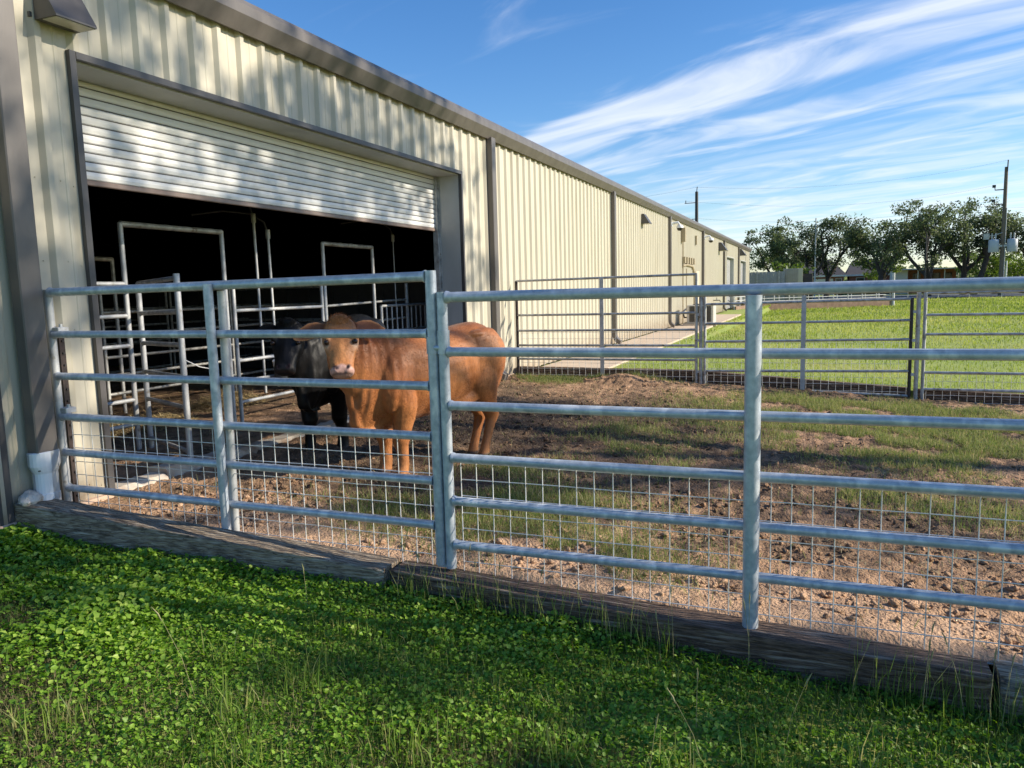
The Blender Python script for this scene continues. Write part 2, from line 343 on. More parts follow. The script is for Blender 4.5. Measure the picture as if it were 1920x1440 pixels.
def clods(n, seed):
    q = np.random.default_rng(seed); x = np.concatenate([q.uniform(0.1, 9, n), q.uniform(.3, 9, n // 2)]); y = np.concatenate([q.uniform(.1, 8.8, n), .08 + np.abs(q.normal(0, 1.2, n // 2))])
    k = (fbm(x * 2.5, y * 2.5, 3, 55) > .46) & (y < 9); x = x[k]; y = y[k]; m = len(x)
    s = .004 + .022 * q.uniform(0, 1, m) ** 3.5; c = np.stack([x, y, soil_h(x, y) + s * .25], 1)
    base = np.array([[1, 0, 0], [.3, .95, 0], [-.8, .6, 0], [-.8, -.6, 0], [.3, -.95, 0], [.5, .3, .75], [-.4, .35, .85], [-.1, -.5, .8], [0, 0, -.6]])
    V = base[None] * (1 + q.normal(0, .42, (m, 9, 1))) * np.stack([q.uniform(.7, 1.7, m), q.uniform(.6, 1.2, m), q.uniform(.4, 1.0, m)], 1)[:, None, :] * s[:, None, None]
    a = q.uniform(0, 6.283, m); ca, sa = np.cos(a)[:, None], np.sin(a)[:, None]
    V = np.stack([V[:, :, 0] * ca - V[:, :, 1] * sa, V[:, :, 0] * sa + V[:, :, 1] * ca, V[:, :, 2]], 2) + c[:, None]
    T = np.array([[0, 1, 5], [1, 6, 5], [1, 2, 6], [2, 3, 6], [3, 7, 6], [3, 4, 7], [4, 0, 7], [0, 5, 7], [5, 6, 7], [1, 0, 8], [2, 1, 8], [3, 2, 8], [4, 3, 8], [0, 4, 8]])
    F = (np.arange(m)[:, None, None] * 9 + T[None]).reshape(-1, 3)
    w = .42 + .9 * (fbm(x * .8, y * .8, 4, 3) - .5) + .36 * np.exp(-(((x - 1.8) / 1.8) ** 2 + ((y - 4.3) / 2.4) ** 2)) - .45 * np.exp(-((y - .1) / .9) ** 2) + q.normal(0, .12, m)
    tag(fast_mesh('soil_clods', V.reshape(-1, 3), F, soil_m, attrs={'wet': np.repeat(np.clip(w, 0, 1), 9)}), 'loose clods of churned earth lying on the pen soil', 'soil', kind='stuff')
clods(15000, 12)
# barn floor beyond the churned strip
tag(MB().box((-24, 9.15, -0.2), (-0.45, 59.3, -0.02)).box((-24, -0.35, -0.2), (-12.02, 9.15, -0.02)).box((-12.02, -0.35, -0.2), (-0.45, 0.06, -0.01)).build('barn_floor', mat('bedding_floor', (0.16, 0.11, 0.07), (0.26, 0.19, 0.11), rough=1, nscale=4)), kind='structure')

# ------------------------------------------------------------------ barn
EAVE = 4.05; Y0 = -0.545; Y1 = 59.6; DY0, DY1, DZ = 0.42, 7.07, 3.355
def rib_wall(mb, ya, yb, za, zb, phase=0.13, pitch=0.305, x=0.0, xs=None):
    """R-panel sheet facing +x: flat pans with raised trapezoid ribs"""
    prof = []
    k = math.floor((ya - phase) / pitch) - 1
    while True:
        c = phase + k * pitch
        if c - 0.056 > yb: break
        for dy, dx in ((-0.054, 0), (-0.024, 0.038), (0.024, 0.038), (0.054, 0), (0.135, 0), (0.143, 0.005), (0.162, 0.005), (0.170, 0)):
            if ya <= c + dy <= yb: prof.append((c + dy, dx))
        k += 1
    prof = [(ya, prof[0][1] if prof else 0)] + prof + [(yb, prof[-1][1] if prof else 0)]
    vs = []
    for y, dx in prof: vs += [(x + dx, y, za), (x + dx, y, zb)]
    mb.add(vs, [(2 * i, 2 * i + 2, 2 * i + 3, 2 * i + 1) for i in range(len(prof) - 1)])
def build_barn():
    b = thing('barn', 'long tan metal barn with ribbed walls, brown trim and a half raised roll up door', 'barn', (0, 0, 0))
    fd = [(43.7, 47.6), (52.3, 56.2)]                 # far door openings
    w = MB()
    rib_wall(w, Y0 + 0.06, DY0, 0.03, EAVE + .2); rib_wall(w, DY0, DY1, DZ, EAVE + .2); rib_wall(w, DY1, fd[0][0], 0.03, EAVE + .2)
    for a, c in ((fd[0][0], fd[0][1]), (fd[1][0], fd[1][1])): rib_wall(w, a, c, 3.2, EAVE + .2)
    rib_wall(w, fd[0][1], fd[1][0], 0.03, EAVE + .2); rib_wall(w, fd[1][1], Y1 - 0.06, 0.03, EAVE + .2)
    # fastener heads on the near panels
    for z in (0.12, 0.95, 1.32, 1.83, 2.42):
        for y in (-0.22, -0.12, 0.03, 0.23, 0.335):
            w.tube((0.0, y, z + 0.03 * math.sin(37 * y)), (0.006, y, z + 0.03 * math.sin(37 * y)), 0.006, 6)
    for z in (0.9, 1.8, 2.7):
        for y in np.arange(7.2, 16, 0.305): w.tube((0.0, y, z), (0.006, y, z), 0.006, 5)
    w.build('wall', panel, b)
    e = MB()
    for yy, sgn in ((Y0, -1), (Y1, 1)):
        pts = [(0, yy, 0.0), (0, yy, EAVE + .2), (-12.2, yy, EAVE + 1.2), (-24.4, yy, EAVE + .2), (-24.4, yy, 0.0)]
        e.add(pts, [tuple(range(5)) if sgn < 0 else tuple(range(4, -1, -1))])
    e.add([(-24.4, Y0, 0), (-24.4, Y1, 0), (-24.4, Y1, EAVE + .2), (-24.4, Y0, EAVE + .2)], [(0, 3, 2, 1)])
    e.build('end_wall', panel, b)
    li = MB()                                          # inner wall and roof faces, coloured dark to read as unlit
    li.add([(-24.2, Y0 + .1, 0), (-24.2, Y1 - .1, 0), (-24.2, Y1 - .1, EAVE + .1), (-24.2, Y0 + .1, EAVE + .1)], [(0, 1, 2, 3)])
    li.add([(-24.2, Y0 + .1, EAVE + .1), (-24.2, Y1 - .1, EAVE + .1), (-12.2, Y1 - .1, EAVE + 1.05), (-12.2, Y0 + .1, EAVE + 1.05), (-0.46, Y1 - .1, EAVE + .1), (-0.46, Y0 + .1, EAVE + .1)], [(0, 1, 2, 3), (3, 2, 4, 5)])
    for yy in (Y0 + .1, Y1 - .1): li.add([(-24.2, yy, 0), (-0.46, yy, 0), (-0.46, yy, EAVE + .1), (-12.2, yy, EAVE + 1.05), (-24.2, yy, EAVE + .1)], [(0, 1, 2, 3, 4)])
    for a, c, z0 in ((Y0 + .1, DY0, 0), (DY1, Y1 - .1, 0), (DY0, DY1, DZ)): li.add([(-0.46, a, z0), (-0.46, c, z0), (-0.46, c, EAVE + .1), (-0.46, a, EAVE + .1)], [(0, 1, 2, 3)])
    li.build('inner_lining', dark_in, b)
    r = MB()                                           # roof sheets
    r.add([(0.10, Y0 - .05, 4.335), (0.10, Y1 + .25, 4.335), (-12.2, Y1 + .25, 5.36), (-12.2, Y0 - .05, 5.36), (-24.5, Y1 + .25, 4.33), (-24.5, Y0 - .05, 4.33)], [(0, 1, 2, 3), (3, 2, 4, 5)])
    r.build('roof', brown, b)
    g = MB(); pr = [(0.034, EAVE + .012), (0.085, EAVE), (0.175, EAVE + .135), (0.175, EAVE + .225), (0.150, EAVE + .275), (0.128, EAVE + .275), (0.128, EAVE + .24), (0.034, EAVE + .24)]
    for (a, c) in ((Y0 - .05, 6.0), (6.003, 18.2), (18.203, 30.4), (30.403, 42.6), (42.603, Y1 + .25)):
        rings = [[(x, y, z) for x, z in pr] for y in (a, c)]
        g.loft(rings, True, False)
    g.build('gutter', brown, b)
    # corner trim
    MB().box((-0.1, Y0 - .012, 0), (0.035, Y0 + .14, EAVE)).build('corner_trim', trim_d, b)
    MB().box((-0.1, Y1 - .14, 0), (0.035, Y1 + .012, EAVE)).build('corner_trim', brown, b)
    # main door: outer trim, jambs, soffit
    MB().box((-0.012, DY0 - .052, 0.02), (0.042, DY0, DZ + .052)).box((-0.012, DY1, 0.02), (0.042, DY1 + .045, DZ + .052)).box((-0.012, DY0 + .001, DZ), (0.046, DY1 - .001, DZ + .05)).build('door_trim', trim_d, b)
    MB().box((-0.42, DY1 - .004, 0.02), (-0.014, DY1 + .04, DZ)).build('jamb', reveal, b); MB().box((-0.42, DY0 - .04, 0.02), (-0.014, DY0 + .004, DZ)).build('jamb', reveal, b)
    MB().box((-0.42, DY0 + .005, DZ - .012), (-0.014, DY1 - .005, DZ + .04)).build('soffit', reveal, b)
    MB().box((-0.445, DY1 - .075, 0.03), (-0.365, DY1 - .006, 3.34)).box((-0.365, DY1 - .03, 0.03), (-0.345, DY1 - .006, 3.34)).build('guide_rail', galv_old, b); MB().box((-0.445, DY0 + .006, 0.03), (-0.365, DY0 + .075, 3.34)).build('guide_rail', galv_old, b)
    # roll-up curtain
    d = MB(); gm = MB(); z = 2.55; pitch = 0.0745; n = 11
    y0, y1 = DY0 + .05, DY1 - .045
    for i in range(n):
        za, zb = z + i * pitch + 0.004, z + (i + 1) * pitch - 0.004
        if i == n - 1: zb = 3.345
        rings = []
        for y in (y0, y1):
            rings.append([(-0.412, y, za), (-0.404, y, za + .007), (-0.399, y, za + .5 * (zb - za)), (-0.404, y, zb - .007), (-0.412, y, zb), (-0.42, y, zb), (-0.42, y, za)])
        d.loft(rings, True, False)
        gm.box((-0.418, y0, zb - .001), (-0.411, y1, zb + .009))
    dd = d.build('door_curtain', curtain_m, b)
    gm.build('slat_joints', groove, dd)
    MB().box((-0.43, y0, 2.505), (-0.392, y1, 2.549), 0.006).build('bottom_bar', mat('dull_bottom_bar', (0.17, 0.12, 0.10), (0.25, 0.19, 0.16), rough=0.5, nscale=3), dd)
    # sill and slab edge
    sill = MB()
    segs = [(0.30, 0.95, .03, .055), (0.97, 1.32, .02, .115), (1.33, 2.25, -.01, .075), (2.26, 4.1, -.02, .05), (4.11, 7.0, -.03, .055)]
    for a, c, xo, zt in segs:
        rings = []
        m_ = max(3, int((c - a) / .08))
        for i in range(m_ + 1):
            y = a + (c - a) * i / m_; k = random.uniform(-.018, .018); q = random.uniform(-.012, .012)
            rings.append([(-0.24 + xo + k * .5, y, -.1), (-0.22 + xo + k, y, zt - .025 + q), (-0.19 + xo + k, y, zt + q), (-0.03 + xo + k, y, zt + q * .7), (0.0 + xo + q * 1.5, y, zt - .03 + q), (0.015 + xo + q * 2, y, -.1)])
        sill.loft(rings, True, False)
    sill.build('door_sill', concrete, b)
    slab_m = mat('sunlit_slab_concrete', (0.52, 0.36, 0.25), (0.60, 0.44, 0.33), rough=.95, nscale=6, bump=.2, bscale=30)
    MB().box((-0.4, Y0 + .02, -0.3), (0.055, DY0 - .02, 0.035), .01).build('slab_edge', slab_m, b); MB().box((-0.4, DY1 - .02, -0.3), (0.03, 9.2, 0.035), .01).build('slab_edge', slab_m, b)
    # downspouts every bay
    def spout(y, elbow=True):
        p = MB(); w_, dpt = .165, .105; z0 = 0.36 if not elbow else 0.30
        hw = w_ / 2
        p.box((0.036, y - hw, z0), (0.036 + dpt, y + hw, EAVE + .03), .008)
        if elbow:
            rings = []
            for i in range(6):
                t = i / 5 * math.radians(72)
                cx, cz, R_ = 0.036 + dpt / 2 + .24, z0 + .001, .24
                px, pz = cx - R_ * math.cos(t), cz - R_ * math.sin(t)
                nx, nz = math.cos(t), math.sin(t); h = dpt / 2
                rings.append([(px - nx * h, y - hw, pz - nz * h), (px + nx * h, y - hw, pz + nz * h), (px + nx * h, y + hw, pz + nz * h), (px - nx * h, y + hw, pz - nz * h)])
            p.loft(rings, True, False)
        q = p.build('downspout', brown, b)
        return q
    for i, y in enumerate((-0.185, 8.16, 16.37, 24.65, 33.3, 41.9, 50.4)):
        q = spout(y, i > 0)
        if i == 0:
            a = MB(); cy = -0.185
            def ring(z, sx, sy, ex=.8): return [(0.088 + sx * (abs(math.cos(t)) ** ex) * math.copysign(1, math.cos(t)), cy + sy * (abs(math.sin(t)) ** ex) * math.copysign(1, math.sin(t)), z) for t in [2 * math.pi * k / 20 for k in range(36)]]
            a.loft([ring(0.50, .066, .098), ring(0.495, .074, .108), ring(0.40, .074, .108), ring(0.36, .070, .088), ring(0.345, .066, .080), ring(0.20, .066, .080), ring(0.195, .070, .084), ring(0.06, .070, .084), ring(-.05, .070, .084)], True, False)
            a.build('drain_adapter', pvc, q)
    # far roll-up doors, closed
    for a, c in fd:
        k = MB()
        for i in range(40): k.box((-0.20, a + .02, 0.05 + i * .078), (-0.18, c - .02, 0.05 + i * .078 + .070))
        k.build('far_door', mat('grey_far_door', (0.30, 0.30, 0.30), (0.36, 0.36, 0.36), rough=.5, nscale=2) if 'grey_far_door' not in bpy.data.materials else bpy.data.materials['grey_far_door'], b)
        MB().box((-0.22, a - .08, 0.02), (0.04, a, 3.26)).box((-0.22, c, 0.02), (0.04, c + .08, 3.26)).box((-0.22, a + .001, 3.2), (0.044, c - .001, 3.26)).build('far_door_trim', reveal, b)
    # mounting angle beside the gate hinges
    MB().box((0.033, 0.055, 0.02), (0.045, 0.10, 1.30)).build('mounting_angle', rust, b)
    for z in np.arange(0.1, 1.3, .09): MB().tube((0.045, 0.08, z), (0.056, 0.08, z), .009, 6).build('bolt', dark_m, b)
    # service conduits, meter boxes and an entry door in the plain bay
    c = MB()
    c.tube((0.05, 27.8, 0.0), (0.05, 27.8, 3.5), .025, 6).tube((0.06, 28.6, 0.5), (0.06, 28.6, 2.25), .02, 6).path([(0.05, 27.8, 2.35), (0.06, 28.6, 2.42), (0.06, 30.2, 2.38), (0.06, 30.7, 2.1), (0.06, 30.75, .1)], .055, 6)
    for i in range(5): c.box((0.036, 27.7 + i * .62, 2.46), (0.15, 27.95 + i * .62, 2.72))
    c.box((0.036, 27.4, 3.3), (0.2, 27.6, 3.85)).box((0.036, 31.2, 3.35), (0.1, 31.35, 3.75))
    c.build('conduit', mat('tan_painted_conduit', (0.30, 0.25, 0.17), (0.36, 0.30, 0.2), rough=.6, nscale=4), b)
    MB().box((0.036, 31.3, 0.05), (0.06, 32.3, 2.2)).build('entry_door', mat('pale_entry_door', (0.55, 0.48, 0.36), rough=.5), b)
    MB().path([(0.04, 37.6, .75), (0.35, 37.6, .75), (0.40, 37.6, .66)], .03, 6).tube((0.2, 37.6, .75), (0.2, 37.6, .9), .02, 6).build('spigot', brown, b)
    return b
barn = build_barn()

# concrete walk along the far wall
tag(MB().box((0.04, 9.32, -0.2), (1.45, 37.5, 0.012), .01).build('walk', walk_m), kind='structure')

# ------------------------------------------------------------------ wall lamps, cameras, condenser
def wall_lamp(y, z, label, w=.33, p=.22, h=.27):
    t = thing('wall_lamp', label, 'lamp', (0.034, y, z), 'lamps on the barn wall')
    x0 = 0.034; k = MB()
    a, c = y - w / 2, y + w / 2
    pr = [(x0, z), (x0 + p, z), (x0 + p * 1.0, z + .012), (x0 + p * .30, z + h), (x0, z + h)]
    k.loft([[(x, yy, zz) for x, zz in pr] for yy in (a, c)], True, False)
    k.box((x0 - .03, a - .03, z + .015), (x0, a - .002, z + .05)).box((x0 - .03, c + .002, z + .015), (x0, c + .03, z + .05))
    k.build('housing', trim_d, t)
    MB().box((x0 + .07, a + .014, z - .006), (x0 + p - .014, c - .014, z - .001)).build('lens', glass_m, t)
    return t
wall_lamp(0.28, 3.54, 'large dark wedge wall lamp above the near left corner of the big door')
wall_lamp(20.2, 3.50, 'small dark wedge wall lamp between the second and third far downspouts', .36, .26, .3)
wall_lamp(39.9, 3.40, 'tiny dark wedge wall lamp left of the first far grey door', .6, .45, .45)
wall_lamp(51.4, 3.50, 'tiny dark wedge wall lamp left of the last far grey door', .6, .45, .45)
def dome_camera(y, z, label):
    t = thing('security_camera', label, 'camera', (0.04, y, z), 'security cameras under the eave')
    MB().box((0.036, y - .1, z - .02), (0.09, y + .1, z + .16), .02).path([(0.08, y, z + .1), (0.30, y, z + .12), (0.36, y, z + .02)], .05, 8).build('bracket', pvc, t)
    k = MB(); rings = []
    for zz, r in ((z + .03, .09), (z - .03, .13), (z - .08, .13)): rings.append([(0.36 + r * math.cos(a), y + r * math.sin(a), zz) for a in [2 * math.pi * i / 14 for i in range(14)]])
    k.loft(rings); k.build('hood', pvc, t)
    k = MB(); rings = []
    for zz, r in ((z - .081, .11), (z - .14, .095), (z - .18, .05)): rings.append([(0.36 + r * math.cos(a), y + r * math.sin(a), zz) for a in [2 * math.pi * i / 14 for i in range(14)]])
    k.loft(rings); k.build('dome', dark_m, t)
dome_camera(25.15, 3.76, 'white dome camera beside the third far downspout, nearer one')
dome_camera(33.9, 3.74, 'white dome camera beside the fourth far downspout, farther one')
def condenser():
    t = thing('condenser_unit', 'grey outdoor condenser with dark grille beside the barn walk', 'air conditioner', (0.75, 26.6, 0.02))
    MB().box((0.3, 26.2, 0.0), (1.55, 27.4, 0.09)).build('pad', concrete, t)
    MB().box((0.42, 26.4, 0.09), (1.44, 27.2, 0.80), .02).build('casing', mat('pale_grey_casing', (0.48, 0.46, 0.42), (0.55, 0.52, 0.48), rough=.5, nscale=3), t)
    g = MB()
    for i in range(16): g.box((0.52, 26.385, 0.15 + i * .038), (1.34, 26.399, 0.15 + i * .038 + .03))
    g.build('grille', dark_m, t)
    fan = MB(); rings = []
    for z, r in ((.80, .33), (.83, .33), (.835, .28), (.80, .05)): rings.append([(0.93 + r * math.cos(a), 26.8 + r * math.sin(a), z) for a in [2 * math.pi * i / 20 for i in range(20)]])
    fan.loft(rings); fan.build('fan_guard', dark_m, t)
    MB().path([(0.42, 26.9, .3), (0.25, 26.9, .3), (0.12, 27.3, .5), (0.06, 28.6, .6)], .03, 6).build('pipes', dark_m, t)
condenser()

def rail(a, b, r_, n=14):
    a = Vector(a); b = Vector(b); d = (b - a).normalized()
    return MB().path([a, a + d * .006, a + d * .016, a + d * .020, b - d * .020, b - d * .016, b - d * .006, b], [r_ * 1.24, r_ * 1.20, r_ * 1.09, r_, r_, r_ * 1.09, r_ * 1.20, r_ * 1.24], n)
# ------------------------------------------------------------------ near fence: gate and panel
def wire_grid(mb, p0, p1, z0f, z1, pitch, r=.0030, yo=0.035):
    a = Vector((p0[0], p0[1], 0)); b = Vector((p1[0], p1[1], 0)); L_ = (b - a).length; d = (b - a) / L_
    nrm = Vector((-d.y, d.x, 0)) * yo
    n = int(L_ / pitch); off = (L_ - n * pitch) / 2
    def jit(): return random.uniform(-.003, .003)
    for i in range(n + 1):
        q = a + d * (off + i * pitch + jit()) + nrm
        zb = z0f(q.x)
        mb.tube((q.x, q.y, zb), (q.x + jit(), q.y + jit(), z1), r, 5, caps=False)
    zb = max(z0f(a.x), z0f(b.x)); k = 0; z = z1 - .02
    while z > min(z0f(a.x), z0f(b.x)) + .01:
        pts = []
        for i in range(0, n + 1, 3):
            q = a + d * (off + i * pitch) + nrm * 1.15
            pts.append((q.x, q.y, z + jit()))
        q = b - d * off * .5 + nrm * 1.15; pts.append((q.x, q.y, z))
        mb.path(pts, r, 5, caps=False); z -= pitch * .98
def near_gate():
    t = thing('livestock_gate', 'galvanized six rail gate hinged to the barn wall beside the white drain pipe', 'gate', (1.6, 0, 0))
    zs = [1.625, 1.322, 1.017, 0.718, 0.452, 0.182]
    for i, z in enumerate(zs):
        rail((0.075, 0, z), (3.135, 0, z + (.018 if i == 0 else -.006)), .030 if i == 0 else .0265).build('rail', galv, t)
    MB().tube((0.048, 0, 0.03), (0.048, 0, 1.645), .030, 12).build('end_post', galv_white, t)
    MB().tube((3.165, 0, -0.06), (3.165, 0, 1.675), .033, 14).build('end_post', galv, t)
    MB().path([(1.575, -.045, 1.645), (1.575, -.045, 1.2), (1.582, -.045, .05), (1.582, -.045, -.03)], .031, 12).build('brace', galv, t)
    MB().tube((1.597, .05, 1.60), (1.572, .05, -.03), .028, 12).build('brace', galv_white, t)
    w = MB(); wire_grid(w, (0.08, 0), (3.12, 0), lambda x: float(pen_z(x)) - .02, 0.70, .1025); w.build('wire_mesh', wire, t)
    for z in (1.345, 0.755): MB().box((0.04, -.012, z - .012), (0.135, .075, z + .028), .004).tube((0.11, .03, z - .05), (0.11, .03, z + .05), .012, 8).build('hinge', galv_white, t)
    return t
near_gate()
def near_panel():
    t = thing('pipe_fence', 'lower galvanized six rail fence panel right of the gate latch, on a wide post', 'fence panel', (4.94, 0, -.2))
    zs = [1.522, 1.211, 0.899, 0.592, 0.334, 0.070]; xe = 8.6
    for i, z in enumerate(zs):
        rail((3.262, 0, z), (xe, 0, z), .030 if i == 0 else .0265).build('rail', galv, t)
    MB().tube((3.232, 0, -0.075), (3.232, 0, 1.552), .031, 14).build('end_post', galv, t)
    MB().tube((xe + .03, 0, -0.4), (xe + .03, 0, 1.55), .031, 14).build('end_post', galv, t)
    MB().tube((4.937, -.055, -.19), (4.937, -.055, 1.497), .0395, 16).build('post', galv, t)
    w = MB(); wire_grid(w, (3.27, 0), (xe, 0), lambda x: float(pen_z(x)) - .02, 0.575, .1015); w.build('wire_mesh', wire, t)
    # latch collar joining the two end posts
    k = MB(); k.tube((3.232, 0, 1.20), (3.232, 0, 1.335), .0365, 12).tube((3.165, 0, 1.20), (3.165, 0, 1.30), .0385, 12).tube((3.165, -.02, 1.235), (3.232, -.02, 1.235), .016, 8)
    k.build('latch', galv, t)
    MB().box((3.15, -.02, -.072), (3.25, .02, -.055)).build('foot_link', galv, t)
near_panel()
st = MB().path([(3.200, .02, 1.19), (3.203, .024, .8), (3.198, .02, .45), (3.204, .018, .18)], .009, 6).build('rope', mat('faded_pink_rope', (.42, .26, .20), (.55, .38, .30), rough=.9, nscale=30)); tag(st, 'faded pinkish rope hanging in the gap between the gate and the fence post', 'rope')
t = thing('pipe_fence', 'galvanized fence panel continuing the near fence past the right edge', 'fence panel', (8.7, 0, -.4))
for z in (1.522, 1.211, 0.899, 0.592, 0.334, 0.070): MB().tube((8.7, 0, z), (12.4, 0, z), .028, 10).build('rail', galv, t)
MB().tube((8.69, 0, -.45), (8.69, 0, 1.55), .031, 10).build('end_post', galv, t); MB().tube((12.42, 0, -.6), (12.42, 0, 1.55), .031, 10).build('end_post', galv, t)

# ------------------------------------------------------------------ timbers
def timber(name, label, a, b, w, h, material, seed, tilt=0.0, cat='timber', group='timbers under the near fence'):
    """a, b: top centre ends (x, y, z)"""
    a = np.array(a, float); b = np.array(b, float); L_ = np.linalg.norm(b - a); n = int(L_ / .035); rng = np.random.default_rng(seed)
    base = []
    m = 30
    for k in range(m):
        t = 2 * math.pi * k / m; c, s_ = math.cos(t), math.sin(t); e = .085
        base.append((math.copysign(abs(c) ** e, c) * w / 2, math.copysign(abs(s_) ** e, s_) * h / 2 - h / 2))
    base = np.array(base); rings = []
    for i in range(n + 1):
        s_ = i / n; P = a + (b - a) * s_; x = s_ * L_
        th = np.arctan2(base[:, 1] + h / 2, base[:, 0])
        dn = (fbm(np.full(m, x * 1.2) + seed * 7, th * 3 + 11, 4, seed) - .5) * .014 + (fbm(np.full(m, x * 9) + seed * 3, th * 9, 3, seed + 5) - .5) * .008
        gr = fbm(np.full(m, x * .6) + seed, th * 14, 2, seed + 9); dn = dn - np.where(gr > .66, .030 * (gr - .66) / .3, 0)
        end = min(x, L_ - x); sc = 1 - .10 * math.exp(-end / .02)
        off = base * sc; nrm = np.stack([np.cos(th), np.sin(th)], 1); off = off + nrm * dn[:, None]
        rings.append([(P[0], P[1] + o[0], P[2] + o[1]) for o in off])
    mb = MB(); mb.loft(rings, True, True)
    o = mb.build(name, material); return tag(o, label, cat, group)
timber('landscape_timber', 'grey weathered timber at the left, running from the barn corner to the split joint', (.03, -.30, .165), (2.853, -.055, -.076), .21, .26, wood, 3)
timber('landscape_timber', 'dark splintered timber in the middle, under the wide fence post', (2.893, -.05, -.078), (5.985, -.065, -.218), .20, .25, wood_dk, 8)
timber('landscape_timber', 'short grey timber end at the bottom right corner past the black gap', (6.018, -.035, -.222), (9.1, -.03, -.36), .20, .25, wood, 14)
timber('landscape_timber', 'dark timber under the far gate nearest the barn wall', (0.06, 9.2, .15), (3.3, 9.2, .13), .12, .22, wood_dk, 21, group='timbers under the far fence')
timber('landscape_timber', 'dark timber under the far middle gate', (3.34, 9.2, .12), (6.55, 9.2, -.10), .12, .22, wood_dk, 22, group='timbers under the far fence')
timber('landscape_timber', 'dark timber under the far right gate', (6.6, 9.2, -.11), (10.2, 9.2, -.26), .12, .24, wood_dk, 23, group='timbers under the far fence')
def rock():
    rng = np.random.default_rng(4); me = bpy.data.meshes.new('stone_chunk'); import bmesh
    bm = bmesh.new(); bmesh.ops.create_icosphere(bm, subdivisions=4, radius=1.0)
    for v in bm.verts:
        p = v.co; q = float(fbm(np.array([p.x * 2.1 + p.z * 1.3 + 5]), np.array([p.y * 2.1 - p.z]), 4, 77)[0]); r = .72 + .62 * q
        r = round(r * 9) / 9 * .5 + r * .5
        v.co = Vector((p.x * r * .085 * (1 + .2 * p.y), p.y * r * .115, max(p.z * r * .075, -.03)))
    bm.to_mesh(me); bm.free()
    o = bpy.data.objects.new('stone_chunk', me); COL.objects.link(o); me.materials.append(stone_m)
    o.scale = (.8, .95, .6); o.location = (0.09, -.31, .185) ; o.rotation_euler = (0.1, .25, .5)
    tag(o, 'crumpled pale stone chunk on the timber end beside the white drain pipe', 'stone')
rock()

# ------------------------------------------------------------------ far fence along y = 9.05
def far_gate(label, x0, x1, zs, zt, group, mids=(), bottom=None, mesh_top=.55, rail_r=.021, m=galv_old, mL=None, mR=None, y=9.05):
    t = thing('livestock_gate', label, 'gate', ((x0 + x1) / 2, y, float(pen_z((x0 + x1) / 2))), group)
    za, zb = float(pen_z(x0)), float(pen_z(x1))
    for z in zs:
        MB().tube((x0, y, z[0]), (x1, y, z[1]), rail_r, 8).build('rail', m, t)
    MB().tube((x0, y, za - .02), (x0, y, zt[0]), .026, 10).build('end_post', mL or m, t)
    MB().tube((x1, y, zb - .02), (x1, y, zt[1]), .026, 10).build('end_post', mR or m, t)
    for xm in mids:
        s_ = (xm - x0) / (x1 - x0)
        MB().box((xm - .035, y - .034, float(pen_z(xm)) - .02), (xm + .035, y - .022, zt[0] + (zt[1] - zt[0]) * s_ - .01)).build('brace', galv_white, t)
    w = MB(); wire_grid(w, (x0 + .02, y), (x1 - .02, y), lambda x: float(pen_z(x)) + .02, mesh_top, .11, .003, .02); w.build('wire_mesh', wire, t)
    return t
far_gate('tall far gate beside the barn wall with one bar high above the rest', 0.13, 3.33, [(1.715, 1.735), (1.10, 1.10), (.82, .82), (.555, .555), (.31, .31)], (1.715, 1.755), 'gates along the far fence', (1.72,), mesh_top=.80, mL=rust)
far_gate('far middle gate in front of the lawn, hung on the right hand double post', 3.47, 6.52, [(1.235, 1.265), (.915, .945), (.62, .655), (.13, .17), (-.13, -.21)], (1.44, 1.28), 'gates along the far fence', (5.0,), mesh_top=.62, mR=dark_m)
far_gate('far right gate that runs out of the picture', 6.70, 10.1, [(1.345, 1.35), (1.02, 1.02), (.73, .73), (.155, .145), (-.10, -.12)], (1.385, 1.385), 'gates along the far fence', (), mesh_top=.15)
def gate_post(x, z1, label):
    t = thing('gate_post', label, 'post', (x, 9.05, float(pen_z(x))), 'posts between the far gates')
    MB().tube((x, 9.05, float(pen_z(x)) - .1), (x, 9.05, z1), .032, 10).build('pipe', galv_old, t)
    for z in (.1, .62, 1.05): MB().box((x - .075, 9.03, z), (x - .025, 9.07, z + .04)).build('hinge_lug', galv_white, t)
gate_post(6.61, 1.36, 'dark round post between the far middle gate and the far right gate')
gate_post(3.405, 1.50, 'pale post between the tall far gate and the far middle gate')

# ------------------------------------------------------------------ barn interior: pens
def pen_panel(name, label, ya, yb, x, group, zs=(1.72, 1.40, 1.10, .80, .55, .30), bars=None, m=galv_white, r=.021):
    t = thing(name, label, 'pen fence', (x, (ya + yb) / 2, 0), group)
    for z in zs: MB().tube((x, ya, z), (x, yb, z), r, 8).build('rail', m, t)
    for y in (ya, yb): MB().tube((x, y, 0), (x, y, zs[0] + .0), r * 1.1, 8).build('end_post', m, t)
    if bars:
        for y in np.arange(ya + .16, yb - .05, .16): MB().tube((x, y, bars[0]), (x, y, bars[1]), .013, 6).build('bar', m, t)
    return t
def arch_frame(label, ya, yb, x, zt, group, m=galv_white):
    t = thing('arch_frame', label, 'gate frame', (x, (ya + yb) / 2, 0), group)
    for y in (ya, yb): MB().tube((x, y, 0), (x, y, zt), .026, 10).build('post', m, t)
    MB().tube((x, ya, zt - .01), (x, yb, zt - .01), .03, 8).build('crossbar', galv_old, t)
    return t
G1 = 'pen panels just inside the barn door'
pen_panel('pen_fence', 'pen panel half hidden behind the left jamb of the door', -0.3, 1.80, -1.22, G1)
arch_frame('left tall arch frame inside the barn door', 1.80, 3.19, -1.22, 2.32, 'arch frames inside the barn door')
pen_panel('pen_fence', 'pen panel between the two tall arch frames', 3.32, 5.06, -1.22, G1)
